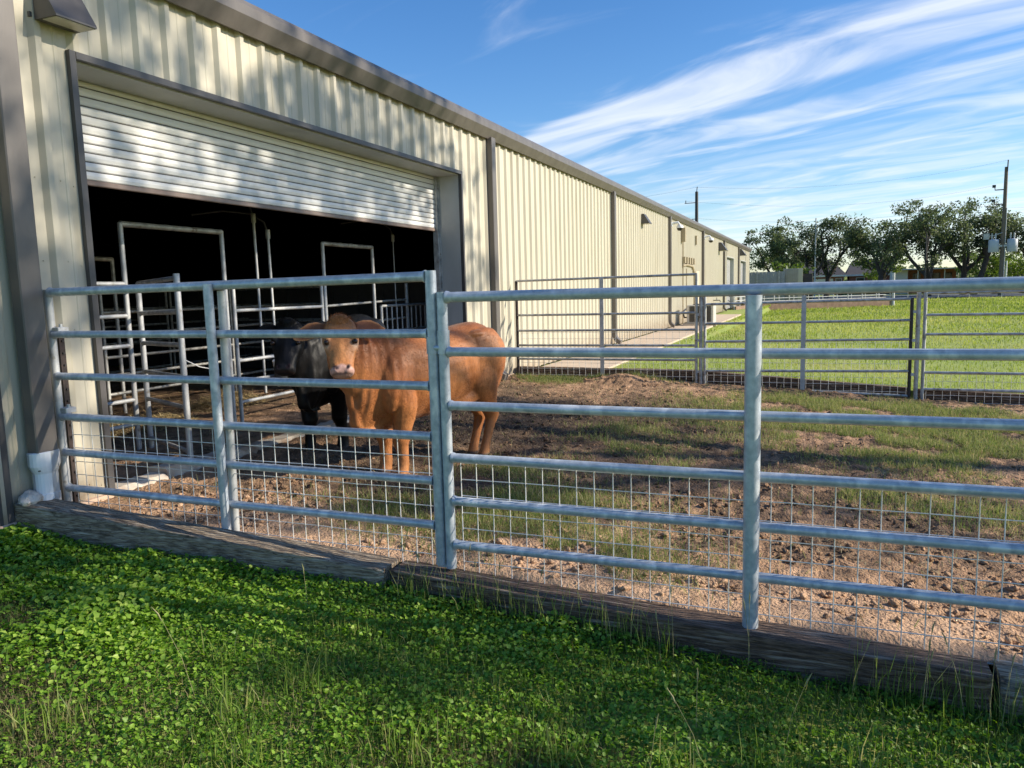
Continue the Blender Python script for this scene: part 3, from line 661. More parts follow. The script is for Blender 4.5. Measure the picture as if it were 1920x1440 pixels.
arch_frame('right tall arch frame inside the barn door', 5.14, 6.42, -1.22, 2.28, 'arch frames inside the barn door')
MBt = thing('pen_gate', 'closed pen gate filling the right arch frame', 'pen gate', (-1.25, 5.8, 0))
for z in (1.40, 1.10, .8, .5): MB().tube((-1.27, 5.2, z), (-1.27, 7.5, z + .05), .018, 8).build('rail', galv_old, MBt)
MB().tube((-1.27, 7.52, 0), (-1.27, 7.52, 1.72), .03, 8).build('end_post', galv_white, MBt)
pen_panel('pen_fence', 'feed panel with upright bars behind the gate latch', 6.58, 8.22, -1.20, G1, zs=(1.36, .95, .5), bars=(.95, 1.36), m=galv_white)
def swing_gate():
    h = Vector((-1.16, 1.90, 0)); e = Vector((-0.10, 1.36, 0)); t = thing('pen_gate', 'pen gate swung open towards the door beside the left arch frame', 'pen gate', (-1.16, 1.9, 0))
    for z in (1.72, 1.42, 1.12, .83, .55, .14): MB().tube((h.x, h.y, z), (e.x, e.y, z + .02), .022, 8).build('rail', galv_old, t)
    MB().tube((h.x, h.y, .03), (h.x, h.y, 1.66), .027, 10).build('end_post', galv_white, t)
    MB().tube((e.x, e.y, .10), (e.x, e.y, 1.78), .028, 10).build('end_post', galv_white, t)
    MB().path([(e.x, e.y + .03, 1.0), (e.x + .05, e.y + .14, .93), (e.x + .06, e.y + .26, .90)], .006, 5).build('tie_wire', galv_white, t)
swing_gate()
# drop pipes with hoses
for (y, z1, z0, lab) in ((3.80, 2.52, .35, 'white water drop pipe with curved hose, left one of the pair'), (4.05, 2.34, .4, 'white water drop pipe with hose clamp, right one of the pair'), (7.12, 2.45, .5, 'thin grey drop pipe inside the door near the right jamb')):
    t = thing('drop_pipe', lab, 'pipe', (-1.25, y, 0), 'drop pipes inside the barn door')
    MB().tube((-1.24, y, z0), (-1.24, y - .02, z1), .017 if y < 6 else .009, 8).build('pipe', galv_white, t)
    MB().path([(-1.24, y - .02, z1), (-1.26, y - .05, z1 + .14), (-1.35, y - .20, z1 + .24), (-1.5, y - .5, z1 + .26), (-1.7, y - .8, z1 + .2)], .013, 6).build('hose', dark_m, t)
    MB().tube((-1.24, y - .02, z1 - .06), (-1.24, y - .02, z1 + .05), .03, 8).build('clamp', galv_old, t)
def bucket():
    t = thing('feed_bucket', 'torn white feed bucket hanging on the rail beside the black cow', 'bucket', (-1.14, 3.95, .5))
    k = MB(); rings = []
    for z, r in ((.79, .125), (.775, .118), (.60, .10), (.58, .02)): rings.append([(-1.10 + r * math.cos(a), 3.98 + r * math.sin(a), z + .05 * math.cos(a - 1) * (z > .7)) for a in [2 * math.pi * i / 18 for i in range(18)]])
    k.loft(rings); k.build('shell', pvc, t)
    k = MB(); rings = []
    for z, r in ((.60, .107), (.50, .10), (.46, .09), (.455, .02)): rings.append([(-1.10 + r * math.cos(a), 3.98 + r * math.sin(a), z) for a in [2 * math.pi * i / 18 for i in range(18)]])
    k.loft(rings); k.build('base', mat('dirty_dark_plastic', (0.05, .05, .05), (.12, .12, .11), rough=.6, nscale=12), t)
bucket()
# deeper pens in the dark
proto = pen_panel('pen_fence', 'pen panel in the dark second row, behind the left arch frame', -1.2, 1.2, 0, 'pen panels deep in the dark barn', m=galv_old)
proto.location = (-3.6, 2.2, 0)
deep = [((-3.6, 4.7, 0), 0, 'pen panel in the dark second row, behind the middle pen panel'), ((-3.6, 7.2, 0), 0, 'pen panel in the dark second row, behind the right arch frame'),
        ((-6.4, 3.6, 0), 0, 'pen panel in the dark third row, left of the middle'), ((-6.4, 6.1, 0), 0, 'pen panel in the dark third row, behind the middle pen panel'), ((-6.4, 8.6, 0), 0, 'pen panel in the dark third row, toward the right jamb'),
        ((-4.8, 3.5, 0), 1.57, 'crosswise pen panel in the dark between the second and third rows, left one'), ((-4.8, 8.5, 0), 1.57, 'crosswise pen panel in the dark between the second and third rows, right one'), ((-9.6, 7.2, 0), 0, 'pen panel in the darkest row, left one'), ((-9.6, 9.7, 0), 0, 'pen panel in the darkest row, right one')]
for loc, rz, lab in deep:
    c = copy_tree(proto); c.location = loc; c.rotation_euler = (0, 0, rz); c['label'] = lab
arch_frame('dim arch frame deep in the barn, behind the left jamb', 2.3, 3.75, -3.62, 2.12, 'arch frames deep in the dark barn', m=galv_old)
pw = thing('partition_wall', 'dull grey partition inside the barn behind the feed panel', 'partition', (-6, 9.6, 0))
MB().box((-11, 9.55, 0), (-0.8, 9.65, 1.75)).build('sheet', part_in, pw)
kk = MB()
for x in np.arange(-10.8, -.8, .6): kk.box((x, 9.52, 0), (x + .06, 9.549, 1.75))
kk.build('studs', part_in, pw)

# straw on the barn floor and pale hay
def litter(name, n, region, label, m, seed, kind='stuff', ln=(.05, .22), wd=.003, lift=.03):
    r = np.random.default_rng(seed); x = r.uniform(region[0], region[1], n); y = r.uniform(region[2], region[3], n)
    keep = fbm(x * 1.1, y * 1.1, 3, seed) > .42; x = x[keep]; y = y[keep]; n = len(x)
    z = soil_h(x, y) + r.uniform(0, lift, n); a = r.uniform(0, 6.283, n); l = r.uniform(*ln, n); t = r.uniform(-.25, .25, n)
    dx, dy, dz = np.cos(a) * l, np.sin(a) * l, t * l
    px, py = -np.sin(a) * wd, np.cos(a) * wd
    V = np.stack([np.stack([x - px, y - py, z], 1), np.stack([x + px, y + py, z], 1), np.stack([x + dx * .5 + px, y + dy * .5 + py, z + dz * .5 + .012], 1), np.stack([x + dx * .5 - px, y + dy * .5 - py, z + dz * .5 + .012], 1), np.stack([x + dx, y + dy, z + dz], 1)], 1).reshape(-1, 3)
    b = np.arange(n)[:, None] * 5
    F = np.concatenate([b + np.array([[0, 1, 2]]), b + np.array([[0, 2, 3]]), b + np.array([[3, 2, 4]])])
    o = fast_mesh(name, V, F, m, attrs={'rnd': np.repeat(r.uniform(0, 1, n), 5)})
    return tag(o, label, 'straw', kind=kind)
straw_m = mat('straw_bits', None, None, rough=.9, attr='rnd', ramp=[(0, (.12, .075, .035)), (.5, (.36, .26, .11)), (1, (.58, .46, .24))])
litter('straw', 9000, (-6.5, -.3, .6, 9), 'loose straw bedding over the barn floor inside the door', straw_m, 5)
litter('straw', 14000, (0.1, 9, .1, 8.9), 'scattered straw and dead grass bits trampled into the pen soil', mat('dead_grass_bits', None, None, rough=.9, attr='rnd', ramp=[(0, (.10, .06, .035)), (.5, (.25, .17, .085)), (1, (.46, .37, .2))]), 6, ln=(.03, .13), wd=.0025, lift=.02)
def hay_pile(x, y, r0, h, lab):
    n = 2600; r = np.random.default_rng(int(x * 100) + 900); a = r.uniform(0, 6.283, n); q = np.sqrt(r.uniform(0, 1, n)) * r0
    px = x + np.cos(a) * q; py = y + np.sin(a) * q * 1.5; pz = h * (1 - (q / r0) ** 2) * r.uniform(.3, 1, n) + .03
    b = r.uniform(0, 6.283, n); l = r.uniform(.06, .2, n); t = r.uniform(-.5, .5, n); w = .004
    V = np.stack([np.stack([px - np.sin(b) * w, py + np.cos(b) * w, pz], 1), np.stack([px + np.sin(b) * w, py - np.cos(b) * w, pz], 1), np.stack([px + np.cos(b) * l, py + np.sin(b) * l, pz + t * l], 1)], 1).reshape(-1, 3)
    F = np.arange(n * 3).reshape(-1, 3)
    tag(fast_mesh('hay_pile', V, F, straw_m, attrs={'rnd': np.repeat(np.clip(r.normal(.75, .2, n), 0, 1), 3)}), lab, 'hay', 'hay piles on the barn floor')
hay_pile(-2.6, 4.6, .42, .22, 'golden heap of hay on the barn floor seen past the black cow')
hay_pile(-2.4, 2.9, .5, .12, 'flat spread of hay on the barn floor behind the left arch frame')

# ------------------------------------------------------------------ cattle
def catmull(P, k):
    P = [np.array(p, float) for p in P]; out = []
    for i in range(len(P) - 1):
        p0 = P[max(i - 1, 0)]; p1 = P[i]; p2 = P[i + 1]; p3 = P[min(i + 2, len(P) - 1)]
        for j in range(k):
            t = j / k
            out.append(.5 * ((2 * p1) + (-p0 + p2) * t + (2 * p0 - 5 * p1 + 4 * p2 - p3) * t * t + (-p0 + 3 * p1 - 3 * p2 + p3) * t ** 3))
    out.append(P[-1]); return out
def ell(c, side, up, a, b_up, b_dn=None, n=22, e=1.0, pear=0.0):
    b_dn = b_up if b_dn is None else b_dn; r = []
    for k in range(n):
        t = 2 * math.pi * k / n; cs, sn = math.cos(t), math.sin(t)
        x = math.copysign(abs(cs) ** e, cs) * a; y = math.copysign(abs(sn) ** e, sn) * (b_up if sn > 0 else b_dn)
        x *= 1 - pear * max(0.0, -sn) ** 1.3 + .12 * pear * max(0.0, sn)
        r.append(tuple(np.array(c) + np.array(side) * x + np.array(up) * y))
    return r
def make_cow(label, O, F2, poll, hdir, hpitch, hroll, coat, legs, scale=1.0, fat=1.0, colours=None, neck_v=0.0):
    """O: ground point between the front feet; F2: heading (x, y); head placed in world space"""
    F = np.array([F2[0], F2[1], 0.]); F /= np.linalg.norm(F); Lf = np.array([-F[1], F[0], 0.]); U = np.array([0, 0, 1.]); O = np.array(O, float)
    root = thing('cow', label, 'cow', tuple(O), 'cattle standing in the pen')
    def Wp(u, v, z): return O + F * u * scale + Lf * v * scale + U * z * scale
    mb = MB()
    # trunk: u, top, bottom, half width
    sec = [(-1.31, 1.06, .84, .06), (-1.28, 1.16, .72, .14), (-1.20, 1.25, .63, .21), (-1.08, 1.325, .57, .240), (-.95, 1.35, .55, .26), (-.80, 1.33, .565, .275), (-.55, 1.295, .53, .325), (-.30, 1.285, .505, .33), (-.08, 1.30, .48, .29), (.08, 1.32, .47, .245), (.20, 1.29, .46, .205), (.31, 1.20, .45, .165), (.39, 1.06, .48, .115), (.425, .95, .58, .05)]
    P = catmull(sec, 3)
    mb.loft([ell(Wp(p[0], 0, (p[1] + p[2]) / 2), Lf, U, p[3] * fat * scale, (p[1] - p[2]) / 2 * scale, n=30, e=.88, pear=float(np.interp(p[0], [-1.3, -.8, -.3, .1, .4], [.05, .12, .22, .5, .5]))) for p in P])
    # hips, shoulders
    for s in (-1, 1):
        mb.loft([ell(Wp(-1.0 + d, s * .165, 1.0 - .0 * d), Lf, U, .128 * k * scale, .30 * k * scale, n=16) for d, k in ((-.26, .12), (-.22, .6), (-.11, .95), (0, 1), (.14, .9), (.26, .5), (.30, .1))])
        mb.loft([ell(Wp(.05 + d - .10 * 0, s * .165, .90 - .25 * d), Lf, U, .135 * k * scale, .31 * k * scale, n=16) for d, k in ((-.22, .12), (-.17, .65), (-.07, .95), (.02, 1), (.11, .85), (.17, .5), (.20, .1))])
        mb.loft([ell(Wp(.135 + d, s * .165, .735), Lf, U, .085 * k * scale, .10 * k * scale, n=12) for d, k in ((-.12, .12), (-.07, .8), (0, 1), (.06, .7), (.09, .12))])
        # hook bones
        mb.loft([ell(Wp(-.90 + d, s * .19, 1.238), Lf, U, .055 * k * scale, .042 * k * scale, n=10) for d, k in ((-.14, .1), (-.07, .8), (0, 1), (.07, .8), (.14, .1))])
    # legs
    hoof_pts = []
    for which, pts in legs.items():
        path = catmull([np.array([*Wp(p[0], p[1], p[2]), p[3] * scale, p[4] * scale]) for p in pts], 4)
        mb.loft([ell(p[:3], Lf, F, p[3], p[4], n=16) for p in path])
        hoof_pts.append(path[-1][:3])
    # head frame
    h = np.array([hdir[0], hdir[1], 0.]); h /= np.linalg.norm(h)
    ax = math.cos(hpitch) * h - math.sin(hpitch) * U; nrm = math.sin(hpitch) * h + math.cos(hpitch) * U
    rr = np.cross(nrm, ax); rr /= np.linalg.norm(rr)          # side axis of the head
    if hroll:
        q = Quaternion(Vector(nrm), hroll); ax = np.array(q @ Vector(ax)); rr = np.array(q @ Vector(rr))
    poll = np.array(poll, float)
    def H(s, v, d): return poll + (ax * s + rr * v + nrm * d) * scale
    hs = [(-.022, .050, .02, .03, -.03), (-.010, .092, .045, .06, -.03), (.03, .122, .062, .10, -.035), (.08, .136, .072, .13, -.04), (.145, .148, .074, .15, -.04), (.205, .152, .072, .16, -.035), (.27, .132, .064, .15, -.03), (.33, .114, .058, .125, -.022), (.385, .100, .054, .105, -.016), (.425, .096, .056, .09, -.012), (.46, .100, .058, .08, -.012), (.49, .094, .050, .07, -.018), (.510, .060, .030, .045, -.026), (.516, .02, .012, .02, -.03)]
    hp = catmull(hs, 3)
    mb.loft([ell(H(p[0], 0, p[4]), rr, nrm, p[1] * scale, p[2] * scale, p[3] * scale, n=24, e=.88) for p in hp])
    for sd in (-1, 1):                                        # brow ridges and cheeks
        mb.loft([ell(H(s, sd * .112, .020), rr, nrm, .036 * k * scale, .034 * k * scale, n=10) for s, k in ((.12, .15), (.15, .8), (.18, 1), (.205, .7), (.22, .12))])
        mb.loft([ell(H(s, sd * .072, -.10), rr, nrm, .05 * k * scale, .07 * k * scale, n=10) for s, k in ((.08, .15), (.13, .8), (.19, 1), (.25, .7), (.30, .12))])
        mb.loft([ell(H(s, sd * .044, .032), rr, nrm, .028 * k * scale, .018 * k * scale, n=10) for s, k in ((.40, .15), (.43, .8), (.46, 1), (.485, .7), (.50, .12))])
    # poll tuft
    mb.loft([ell(H(s, .0, .025), rr, nrm, .085 * k * scale, .040 * k * scale, n=12) for s, k in ((-.03, .15), (-.018, .7), (.005, 1), (.03, .8), (.08, .15))])
    # neck: from shoulder to back of the head
    n0 = Wp(.02, 0, .95); n1 = Wp(.28, neck_v * .35, .98); n2 = H(.08, 0, -.20); n2 = n2 * .75 + Wp(.40, neck_v, 1.05) * .25; n3 = H(.07, 0, -.06)
    nk = catmull([np.array([*n0, .165, .33]), np.array([*n1, .140, .28]), np.array([*n2, .125, .205]), np.array([*n3, .095, .12])], 4)
    rings = []
    for i, p in enumerate(nk):
        d = nk[min(i + 1, len(nk) - 1)][:3] - nk[max(i - 1, 0)][:3]; d /= np.linalg.norm(d)
        sv = np.cross(U, d); sv /= np.linalg.norm(sv); upv = np.cross(d, sv)
        rings.append(ell(p[:3], sv, upv, p[3] * scale, p[4] * scale, n=20))
    mb.loft(rings)
    # dewlap and brisket
    dw = catmull([np.array([*H(.16, 0, -.16), .05]), np.array([*(H(.16, 0, -.2) * .5 + Wp(.42, neck_v * .4, .68) * .5), .055]), np.array([*Wp(.41, neck_v * .15, .60), .062]), np.array([*Wp(.36, .0, .475), .072]), np.array([*Wp(.16, 0, .47), .08])], 4)
    mb.loft([ell(p[:3], Lf, F * .7 + U * .3, p[3] * .85 * scale, p[3] * 1.2 * scale, n=12) for p in dw])
    # flank fold and tail
    for s in (-1, 1):
        mb.loft([ell(Wp(-.72 + d, s * .185, .64 + .10 * abs(d)), Lf, U, .04 * k * scale, .085 * k * scale, n=10) for d, k in ((-.2, .5), (-.1, .9), (0, 1), (.12, .7), (.24, .2))])
    tl = catmull([np.array([*Wp(-1.20, 0, 1.27), .05]), np.array([*Wp(-1.315, -.01, 1.17), .04]), np.array([*Wp(-1.35, -.05, .92), .03]), np.array([*Wp(-1.33, -.09, .6), .025]), np.array([*Wp(-1.32, -.11, .38), .045]), np.array([*Wp(-1.32, -.11, .2), .02])], 4)
    mb.loft([ell(p[:3], Lf, F, p[3] * scale, p[3] * scale, n=10) for p in tl])
    tmp = mb.build('tmp_cow', None)
    md = tmp.modifiers.new('r', 'REMESH'); md.mode = 'VOXEL'; md.voxel_size = .0105 * scale; md.use_smooth_shade = True
    ms = tmp.modifiers.new('s', 'SMOOTH'); ms.factor = .5; ms.iterations = 6
    dg = bpy.context.evaluated_depsgraph_get(); me = bpy.data.meshes.new_from_object(tmp.evaluated_get(dg))
    old = tmp.data; bpy.data.objects.remove(tmp); bpy.data.meshes.remove(old)
    n = len(me.vertices); co = np.zeros(n * 3, np.float32); me.vertices.foreach_get('co', co); co = co.reshape(-1, 3).astype(float)
    nn = np.zeros(n * 3, np.float32); me.vertices.foreach_get('normal', nn); nn = nn.reshape(-1, 3)
    # local coordinates for colouring and for small relief
    rel = co - poll; hsv = rel @ ax / scale; hv = rel @ rr / scale; hd = rel @ nrm / scale
    q = co - O; uu = q @ F / scale; vv = q @ Lf / scale; zz = q[:, 2] / scale
    headmask = (hsv > -.08) & (np.abs(hv) < .17) & (hd > -.13) & (hsv < .56)
    # relief: neck folds, ribs, muscle lumps
    fold = np.exp(-((uu - .27) / .19) ** 2) * np.clip((zz - .45) / .2, 0, 1) * (~headmask)
    disp = .0105 * fold * np.sin(uu * 80 + 5 * zz + 9 * fbm(uu * 3 + 3, zz * 2, 3, 4)) * np.clip(fbm(uu * 5, zz * 3 + 4, 3, 6) * 2.2 - .45, 0, 1)
    disp += .020 * (fbm(uu * 4.5 + vv * 2, zz * 4.0, 3, 8) - .5) * (~headmask)
    disp -= .010 * headmask * np.exp(-((hsv - .315) / .05) ** 2 - ((np.abs(hv) - .085) / .03) ** 2) * (hd > -.06)
    disp += .006 * headmask * np.exp(-((hsv - .30) / .10) ** 2 - (hv / .028) ** 2)
    disp += .008 * headmask * (fbm(hv * 14 + 4, hsv * 9, 3, 66) - .5) * (hsv < .30)
    side = np.clip(np.abs(vv) / .18, 0, 1)
    disp -= .016 * side * np.exp(-((uu + .25 + .10 * (zz - .8)) / .05) ** 2) * np.clip((zz - .48) / .1, 0, 1) * np.clip((1.2 - zz) / .15, 0, 1)
    disp -= .017 * side * np.exp(-((uu + .76 - .30 * (zz - .75)) / .055) ** 2) * np.clip((zz - .52) / .1, 0, 1) * np.clip((1.18 - zz) / .2, 0, 1)
    disp += .010 * side * np.exp(-((uu - .16 + .1 * (zz - .8)) / .05) ** 2) * np.exp(-((zz - .72) / .14) ** 2)
    disp -= .020 * np.exp(-((uu - .17) / .06) ** 2) * np.exp(-((np.abs(vv) - .085) / .03) ** 2) * np.clip((.78 - zz) / .12, 0, 1) * (zz > .40)
    disp += .007 * np.exp(-((zz - .34) / .035) ** 2) * (uu > -.3)
    disp -= .012 * np.exp(-((uu - .27) / .035) ** 2) * np.exp(-((zz - .62) / .16) ** 2) * side
    disp += .004 * side * np.sin(uu * 46 + 4 * zz) * np.exp(-((uu + .52) / .16) ** 2) * np.exp(-((zz - .82) / .18) ** 2)
    disp -= np.where(headmask, .012 * np.exp(-(((hsv - .455) / .016) ** 2 + ((np.abs(hv) - .043) / .014) ** 2)) * (hd > -.02), 0)
    disp -= np.where(headmask, .007 * np.exp(-(((hsv - .222) / .026) ** 2 + ((np.abs(hv) - .128) / .026) ** 2)), 0)
    co2 = co + nn * (disp * scale)[:, None]
    # colours
    base, pale, dark, muzz, rim = [np.array(c, float) for c in colours]
    C = np.repeat(base[None], n, 0)
    mixn = np.clip(.5 + 1.5 * (fbm(uu * 4, zz * 4 + vv * 3, 4, 15) - .5), 0, 1)[:, None]
    C = C * (1 - .55 * mixn) + pale * .55 * mixn; mixd = np.clip(.2 + 2.2 * (fbm(uu * 3 + 9, zz * 3 + vv * 2, 4, 35) - .5), 0, 1)[:, None]; C = C * (1 - .45 * mixd) + dark * .45 * mixd
    t = np.clip((.36 - zz) / .3, 0, 1)[:, None]; C = C * (1 - .45 * t) + pale * .45 * t
    t = (np.clip((zz - 1.18) / .15, 0, 1) * .35)[:, None]; C = C * (1 - t) + dark * t
    t = (headmask * np.clip((.52 - hsv) / .2, 0, 1) * np.clip((hsv + .06) / .08, 0, 1) * .42)[:, None]; C = C * (1 - t) + pale * t  # sunlight on the head put into the coat colour as a paler tint
    t = (np.exp(-((hsv - .30) / .13) ** 2 - (hv / .05) ** 2) * headmask * .5)[:, None]; C = C * (1 - t) + pale * 1.15 * t
    t = (np.exp(-((hsv + .01) / .05) ** 2) * headmask * .15)[:, None]; C = C * (1 - t) + dark * t
    mz = headmask * np.clip((hsv - .415 - .03 * np.abs(hv) / .09) / .02, 0, 1) ; t = mz[:, None]; C = C * (1 - t) + muzz * t
    no = headmask * np.exp(-(((hsv - .452) / .020) ** 2 + ((np.abs(hv) - .050 + .45 * (hsv - .452)) / .015) ** 2)) * (hd > -.04); t = np.clip(no * 1.9, 0, 1)[:, None]; C = C * (1 - t) + np.array([.025, .012, .012]) * t
    er = headmask * np.exp(-(((hsv - .232) / .036) ** 2 + ((np.abs(hv) - .128) / .034) ** 2)); t = np.clip(er * 1.15, 0, .85)[:, None]; C = C * (1 - t) + rim * t
    t = (headmask * np.exp(-((hsv - .500) / .006) ** 2) * (hd < .03) * .7)[:, None]; C = C * (1 - t) + np.array([.05, .03, .025]) * t
    t = np.clip(1.3 * headmask * np.exp(-(((hsv - .222) / .024) ** 2 + ((np.abs(hv) - .1165) / .026) ** 2) ** 2) * (hd > -.03), 0, .9)[:, None]; C = C * (1 - t) + (dark * .35) * t
    dk = np.zeros(n)
    for hpnt in hoof_pts: dk = np.maximum(dk, ((np.abs(co[:, 0] - hpnt[0]) < .15) & (np.abs(co[:, 1] - hpnt[1]) < .15)) * np.clip((.055 - zz) / .02, 0, 1))
    t = dk[:, None]; C = C * (1 - t) + np.array([.10, .065, .05]) * t
    co2 = co2 - O
    me.vertices.foreach_set('co', co2.astype(np.float32).ravel()); me.update()
    ca = me.color_attributes.new('coat', 'FLOAT_COLOR', 'POINT'); ca.data.foreach_set('color', np.concatenate([C, np.ones((n, 1))], 1).astype(np.float32).ravel())
    me.polygons.foreach_set('use_smooth', np.ones(len(me.polygons), bool))
    body = link('body', me, coat, root)
    # ears
    for sd in (-1, 1):
        rings = []; b0 = H(.03, sd * .112, -.055)
        dirv = rr * sd * .965 + ax * (.02 if sd > 0 else .10) - nrm * .10; dirv /= np.linalg.norm(dirv)
        fl = np.cross(dirv, nrm); fl /= np.linalg.norm(fl)
        if fl @ ax < 0: fl = -fl
        th = np.cross(dirv, fl); th = th if th @ nrm > 0 else -th
        for s_, wdt, tk in ((-.02, .024, .02), (.02, .038, .018), (.08, .066, .013), (.145, .076, .011), (.21, .060, .010), (.26, .032, .008), (.28, .008, .004)):
            c = b0 + dirv * s_ * scale + fl * (.012 + .55 * s_ ** 2 * 1.2) * scale
            ring = []
            for k in range(16):
                a_ = 2 * math.pi * k / 16; x = math.cos(a_) * wdt; y = math.sin(a_) * tk
                y -= .35 * wdt * (1 - (x / wdt) ** 2) * (s_ > 0) * .8
                ring.append(tuple(c + (fl * x + th * y) * scale))
            rings.append(ring)
        m_ = MB(); m_.loft(rings); eo = m_.build('ear', coat, root)
        ec = []
        for ri in range(len(rings)):
            for k in range(16):
                a_ = 2 * math.pi * k / 16; inner = max(0.0, math.sin(a_)) * (0 < ri < 5)
                cc = base * .9 + pale * .1; cc = cc * (1 - .75 * inner) + dark * .6 * .75 * inner
                if abs(math.cos(a_)) > .9 or ri >= 5: cc = cc * .4 + pale * .6
                ec.append((*cc, 1))
        ec += ec[:16] + ec[-16:]
        cea = eo.data.color_attributes.new('coat', 'FLOAT_COLOR', 'POINT'); cea.data.foreach_set('color', np.array(ec, np.float32).ravel())
        # eyes
        ey = MB(); c = H(.222, sd * .1165, .030); rg = []
        for i in range(7):
            ph = -math.pi / 2 + math.pi * i / 6
            rg.append([tuple(c + (rr * sd * math.sin(ph) * .021 + (ax * math.cos(a_) * .021 + nrm * math.sin(a_) * .021) * max(math.cos(ph), .02)) * scale) for a_ in [2 * math.pi * k / 12 for k in range(12)]])
        ey.loft(rg); ey.build('eye', eye_m, root)
    # short coat hair lying along the body, longer on the poll
    rg_ = np.random.default_rng(3); nf = len(me.polygons)
    lv = np.zeros(nf, np.int32); me.polygons.foreach_get('loop_start', lv)
    vi = np.zeros(len(me.loops), np.int32); me.loops.foreach_get('vertex_index', vi)
    nh = 95000; fi = rg_.integers(0, nf, nh); a0 = vi[lv[fi]]; a1 = vi[lv[fi] + 1]; a2 = vi[lv[fi] + 2]
    b1 = rg_.uniform(0, 1, nh); b2 = rg_.uniform(0, 1, nh); sw = b1 + b2 > 1; b1[sw] = 1 - b1[sw]; b2[sw] = 1 - b2[sw]
    cw = co2 + O
    Pp = cw[a0] * (1 - b1 - b2)[:, None] + cw[a1] * b1[:, None] + cw[a2] * b2[:, None]; Nn = nn[a0].astype(float)
    hm = headmask[a0]; onleg = zz[a0] < .5
    fl_ = np.where(hm[:, None], ax[None] * 1.0, -F[None] * .8 - U[None] * .55); fl_ = np.where(onleg[:, None], -U[None] * 1.0 - F[None] * .2, fl_)
    pol = hm & (hsv[a0] < .07); fl_ = np.where(pol[:, None], -ax[None] * .2 + rr[None] * rg_.normal(0, .8, (nh, 1)) + nrm[None] * .4, fl_)
    sw_ = fbm(uu[a0] * 5 + 3, zz[a0] * 5 + vv[a0] * 3, 3, 51) - .5; fl_ = fl_ + (U[None] * .9 + F[None] * .5) * sw_[:, None] * 1.6
    tg = fl_ - Nn * np.sum(fl_ * Nn, 1)[:, None]; tg /= np.linalg.norm(tg, axis=1)[:, None] + 1e-6
    lift = np.where(pol, .8, .17) * rg_.uniform(.4, 1.4, nh); dv = tg + Nn * lift[:, None] + rg_.normal(0, .18, (nh, 3)); dv /= np.linalg.norm(dv, axis=1)[:, None]
    ln = np.where(pol, .026, np.where(hm, .010, np.where(onleg, .012, .017))) * rg_.uniform(.6, 1.4, nh) * scale
    ok = (pol | (base[0] > .1)) & (mz[a0] < .3) & (er[a0] < .35) & (no[a0] < .2) & (zz[a0] > .07); Pp, Nn, dv, ln = Pp[ok], Nn[ok], dv[ok], ln[ok]; aa = a0[ok]
    sv = np.cross(dv, Nn); sv /= np.linalg.norm(sv, axis=1)[:, None] + 1e-6
    V = np.stack([Pp - sv * .0016 - Nn * .001, Pp + sv * .0016 - Nn * .001, Pp + dv * ln[:, None]], 1).reshape(-1, 3)
    ho = fast_mesh('coat_hair', V, np.arange(len(V)).reshape(-1, 3), coat, root); ho['kind'] = 'stuff'
    hc = C[aa] * rg_.uniform(.74, 1.28, len(aa))[:, None]
    ca = ho.data.color_attributes.new('coat', 'FLOAT_COLOR', 'POINT'); ca.data.foreach_set('color', np.repeat(np.concatenate([hc, np.ones((len(hc), 1))], 1), 3, axis=0).astype(np.float32).ravel())
    return root
def coat_mat(name, rough, bump, sheen):
    m = bpy.data.materials.new(name); m.use_nodes = True; nt = m.node_tree; N = nt.nodes.new; L = nt.links.new
    b = nt.nodes['Principled BSDF']; b.inputs['Roughness'].default_value = rough; b.inputs['Specular IOR Level'].default_value = .38 if sheen else .22
    b.inputs['Sheen Weight'].default_value = sheen; b.inputs['Sheen Roughness'].default_value = .4
    a = N('ShaderNodeVertexColor'); a.layer_name = 'coat'
    tc = N('ShaderNodeTexCoord'); mp = N('ShaderNodeMapping'); mp.inputs['Scale'].default_value = (1, 1, .3); L(tc.outputs['Object'], mp.inputs[0])
    n = N('ShaderNodeTexNoise'); n.inputs['Scale'].default_value = 62; n.inputs['Detail'].default_value = 7; n.inputs['Roughness'].default_value = .7; L(mp.outputs[0], n.inputs['Vector'])
    n2 = N('ShaderNodeTexNoise'); n2.inputs['Scale'].default_value = 9; n2.inputs['Detail'].default_value = 5; L(tc.outputs['Object'], n2.inputs['Vector'])
    mr = N('ShaderNodeMapRange'); L(n.outputs[0], mr.inputs[0]); mr.inputs[1].default_value = .3; mr.inputs[2].default_value = .7; mr.inputs[3].default_value = .76; mr.inputs[4].default_value = 1.2
    mr2 = N('ShaderNodeMapRange'); L(n2.outputs[0], mr2.inputs[0]); mr2.inputs[1].default_value = .3; mr2.inputs[2].default_value = .7; mr2.inputs[3].default_value = .84; mr2.inputs[4].default_value = 1.14
    mu = N('ShaderNodeMath'); mu.operation = 'MULTIPLY'; L(mr.outputs[0], mu.inputs[0]); L(mr2.outputs[0], mu.inputs[1])
    mx = N('ShaderNodeMix'); mx.data_type = 'RGBA'; mx.blend_type = 'MULTIPLY'; mx.inputs[0].default_value = 1; L(a.outputs[0], mx.inputs[6]); L(mu.outputs[0], mx.inputs[7])
    L(mx.outputs[2], b.inputs['Base Color'])
    bp = N('ShaderNodeBump'); bp.inputs['Strength'].default_value = bump; bp.inputs['Distance'].default_value = .006; L(n.outputs[0], bp.inputs['Height']); L(bp.outputs[0], b.inputs['Normal'])
    return m
eye_m = mat('dark_eye', (.012, .007, .005), rough=.08)
ear_mats = (mat('ginger_ear_fur', (.36, .125, .036), (.48, .20, .07), rough=.8, nscale=40, trans=.06), mat('black_ear_fur', (.010, .010, .011), (.016, .015, .016), rough=.7, nscale=40))
coat_b = coat_mat('ginger_coat', .50, .55, .12); coat_k = coat_mat('black_coat', .46, .5, .0)
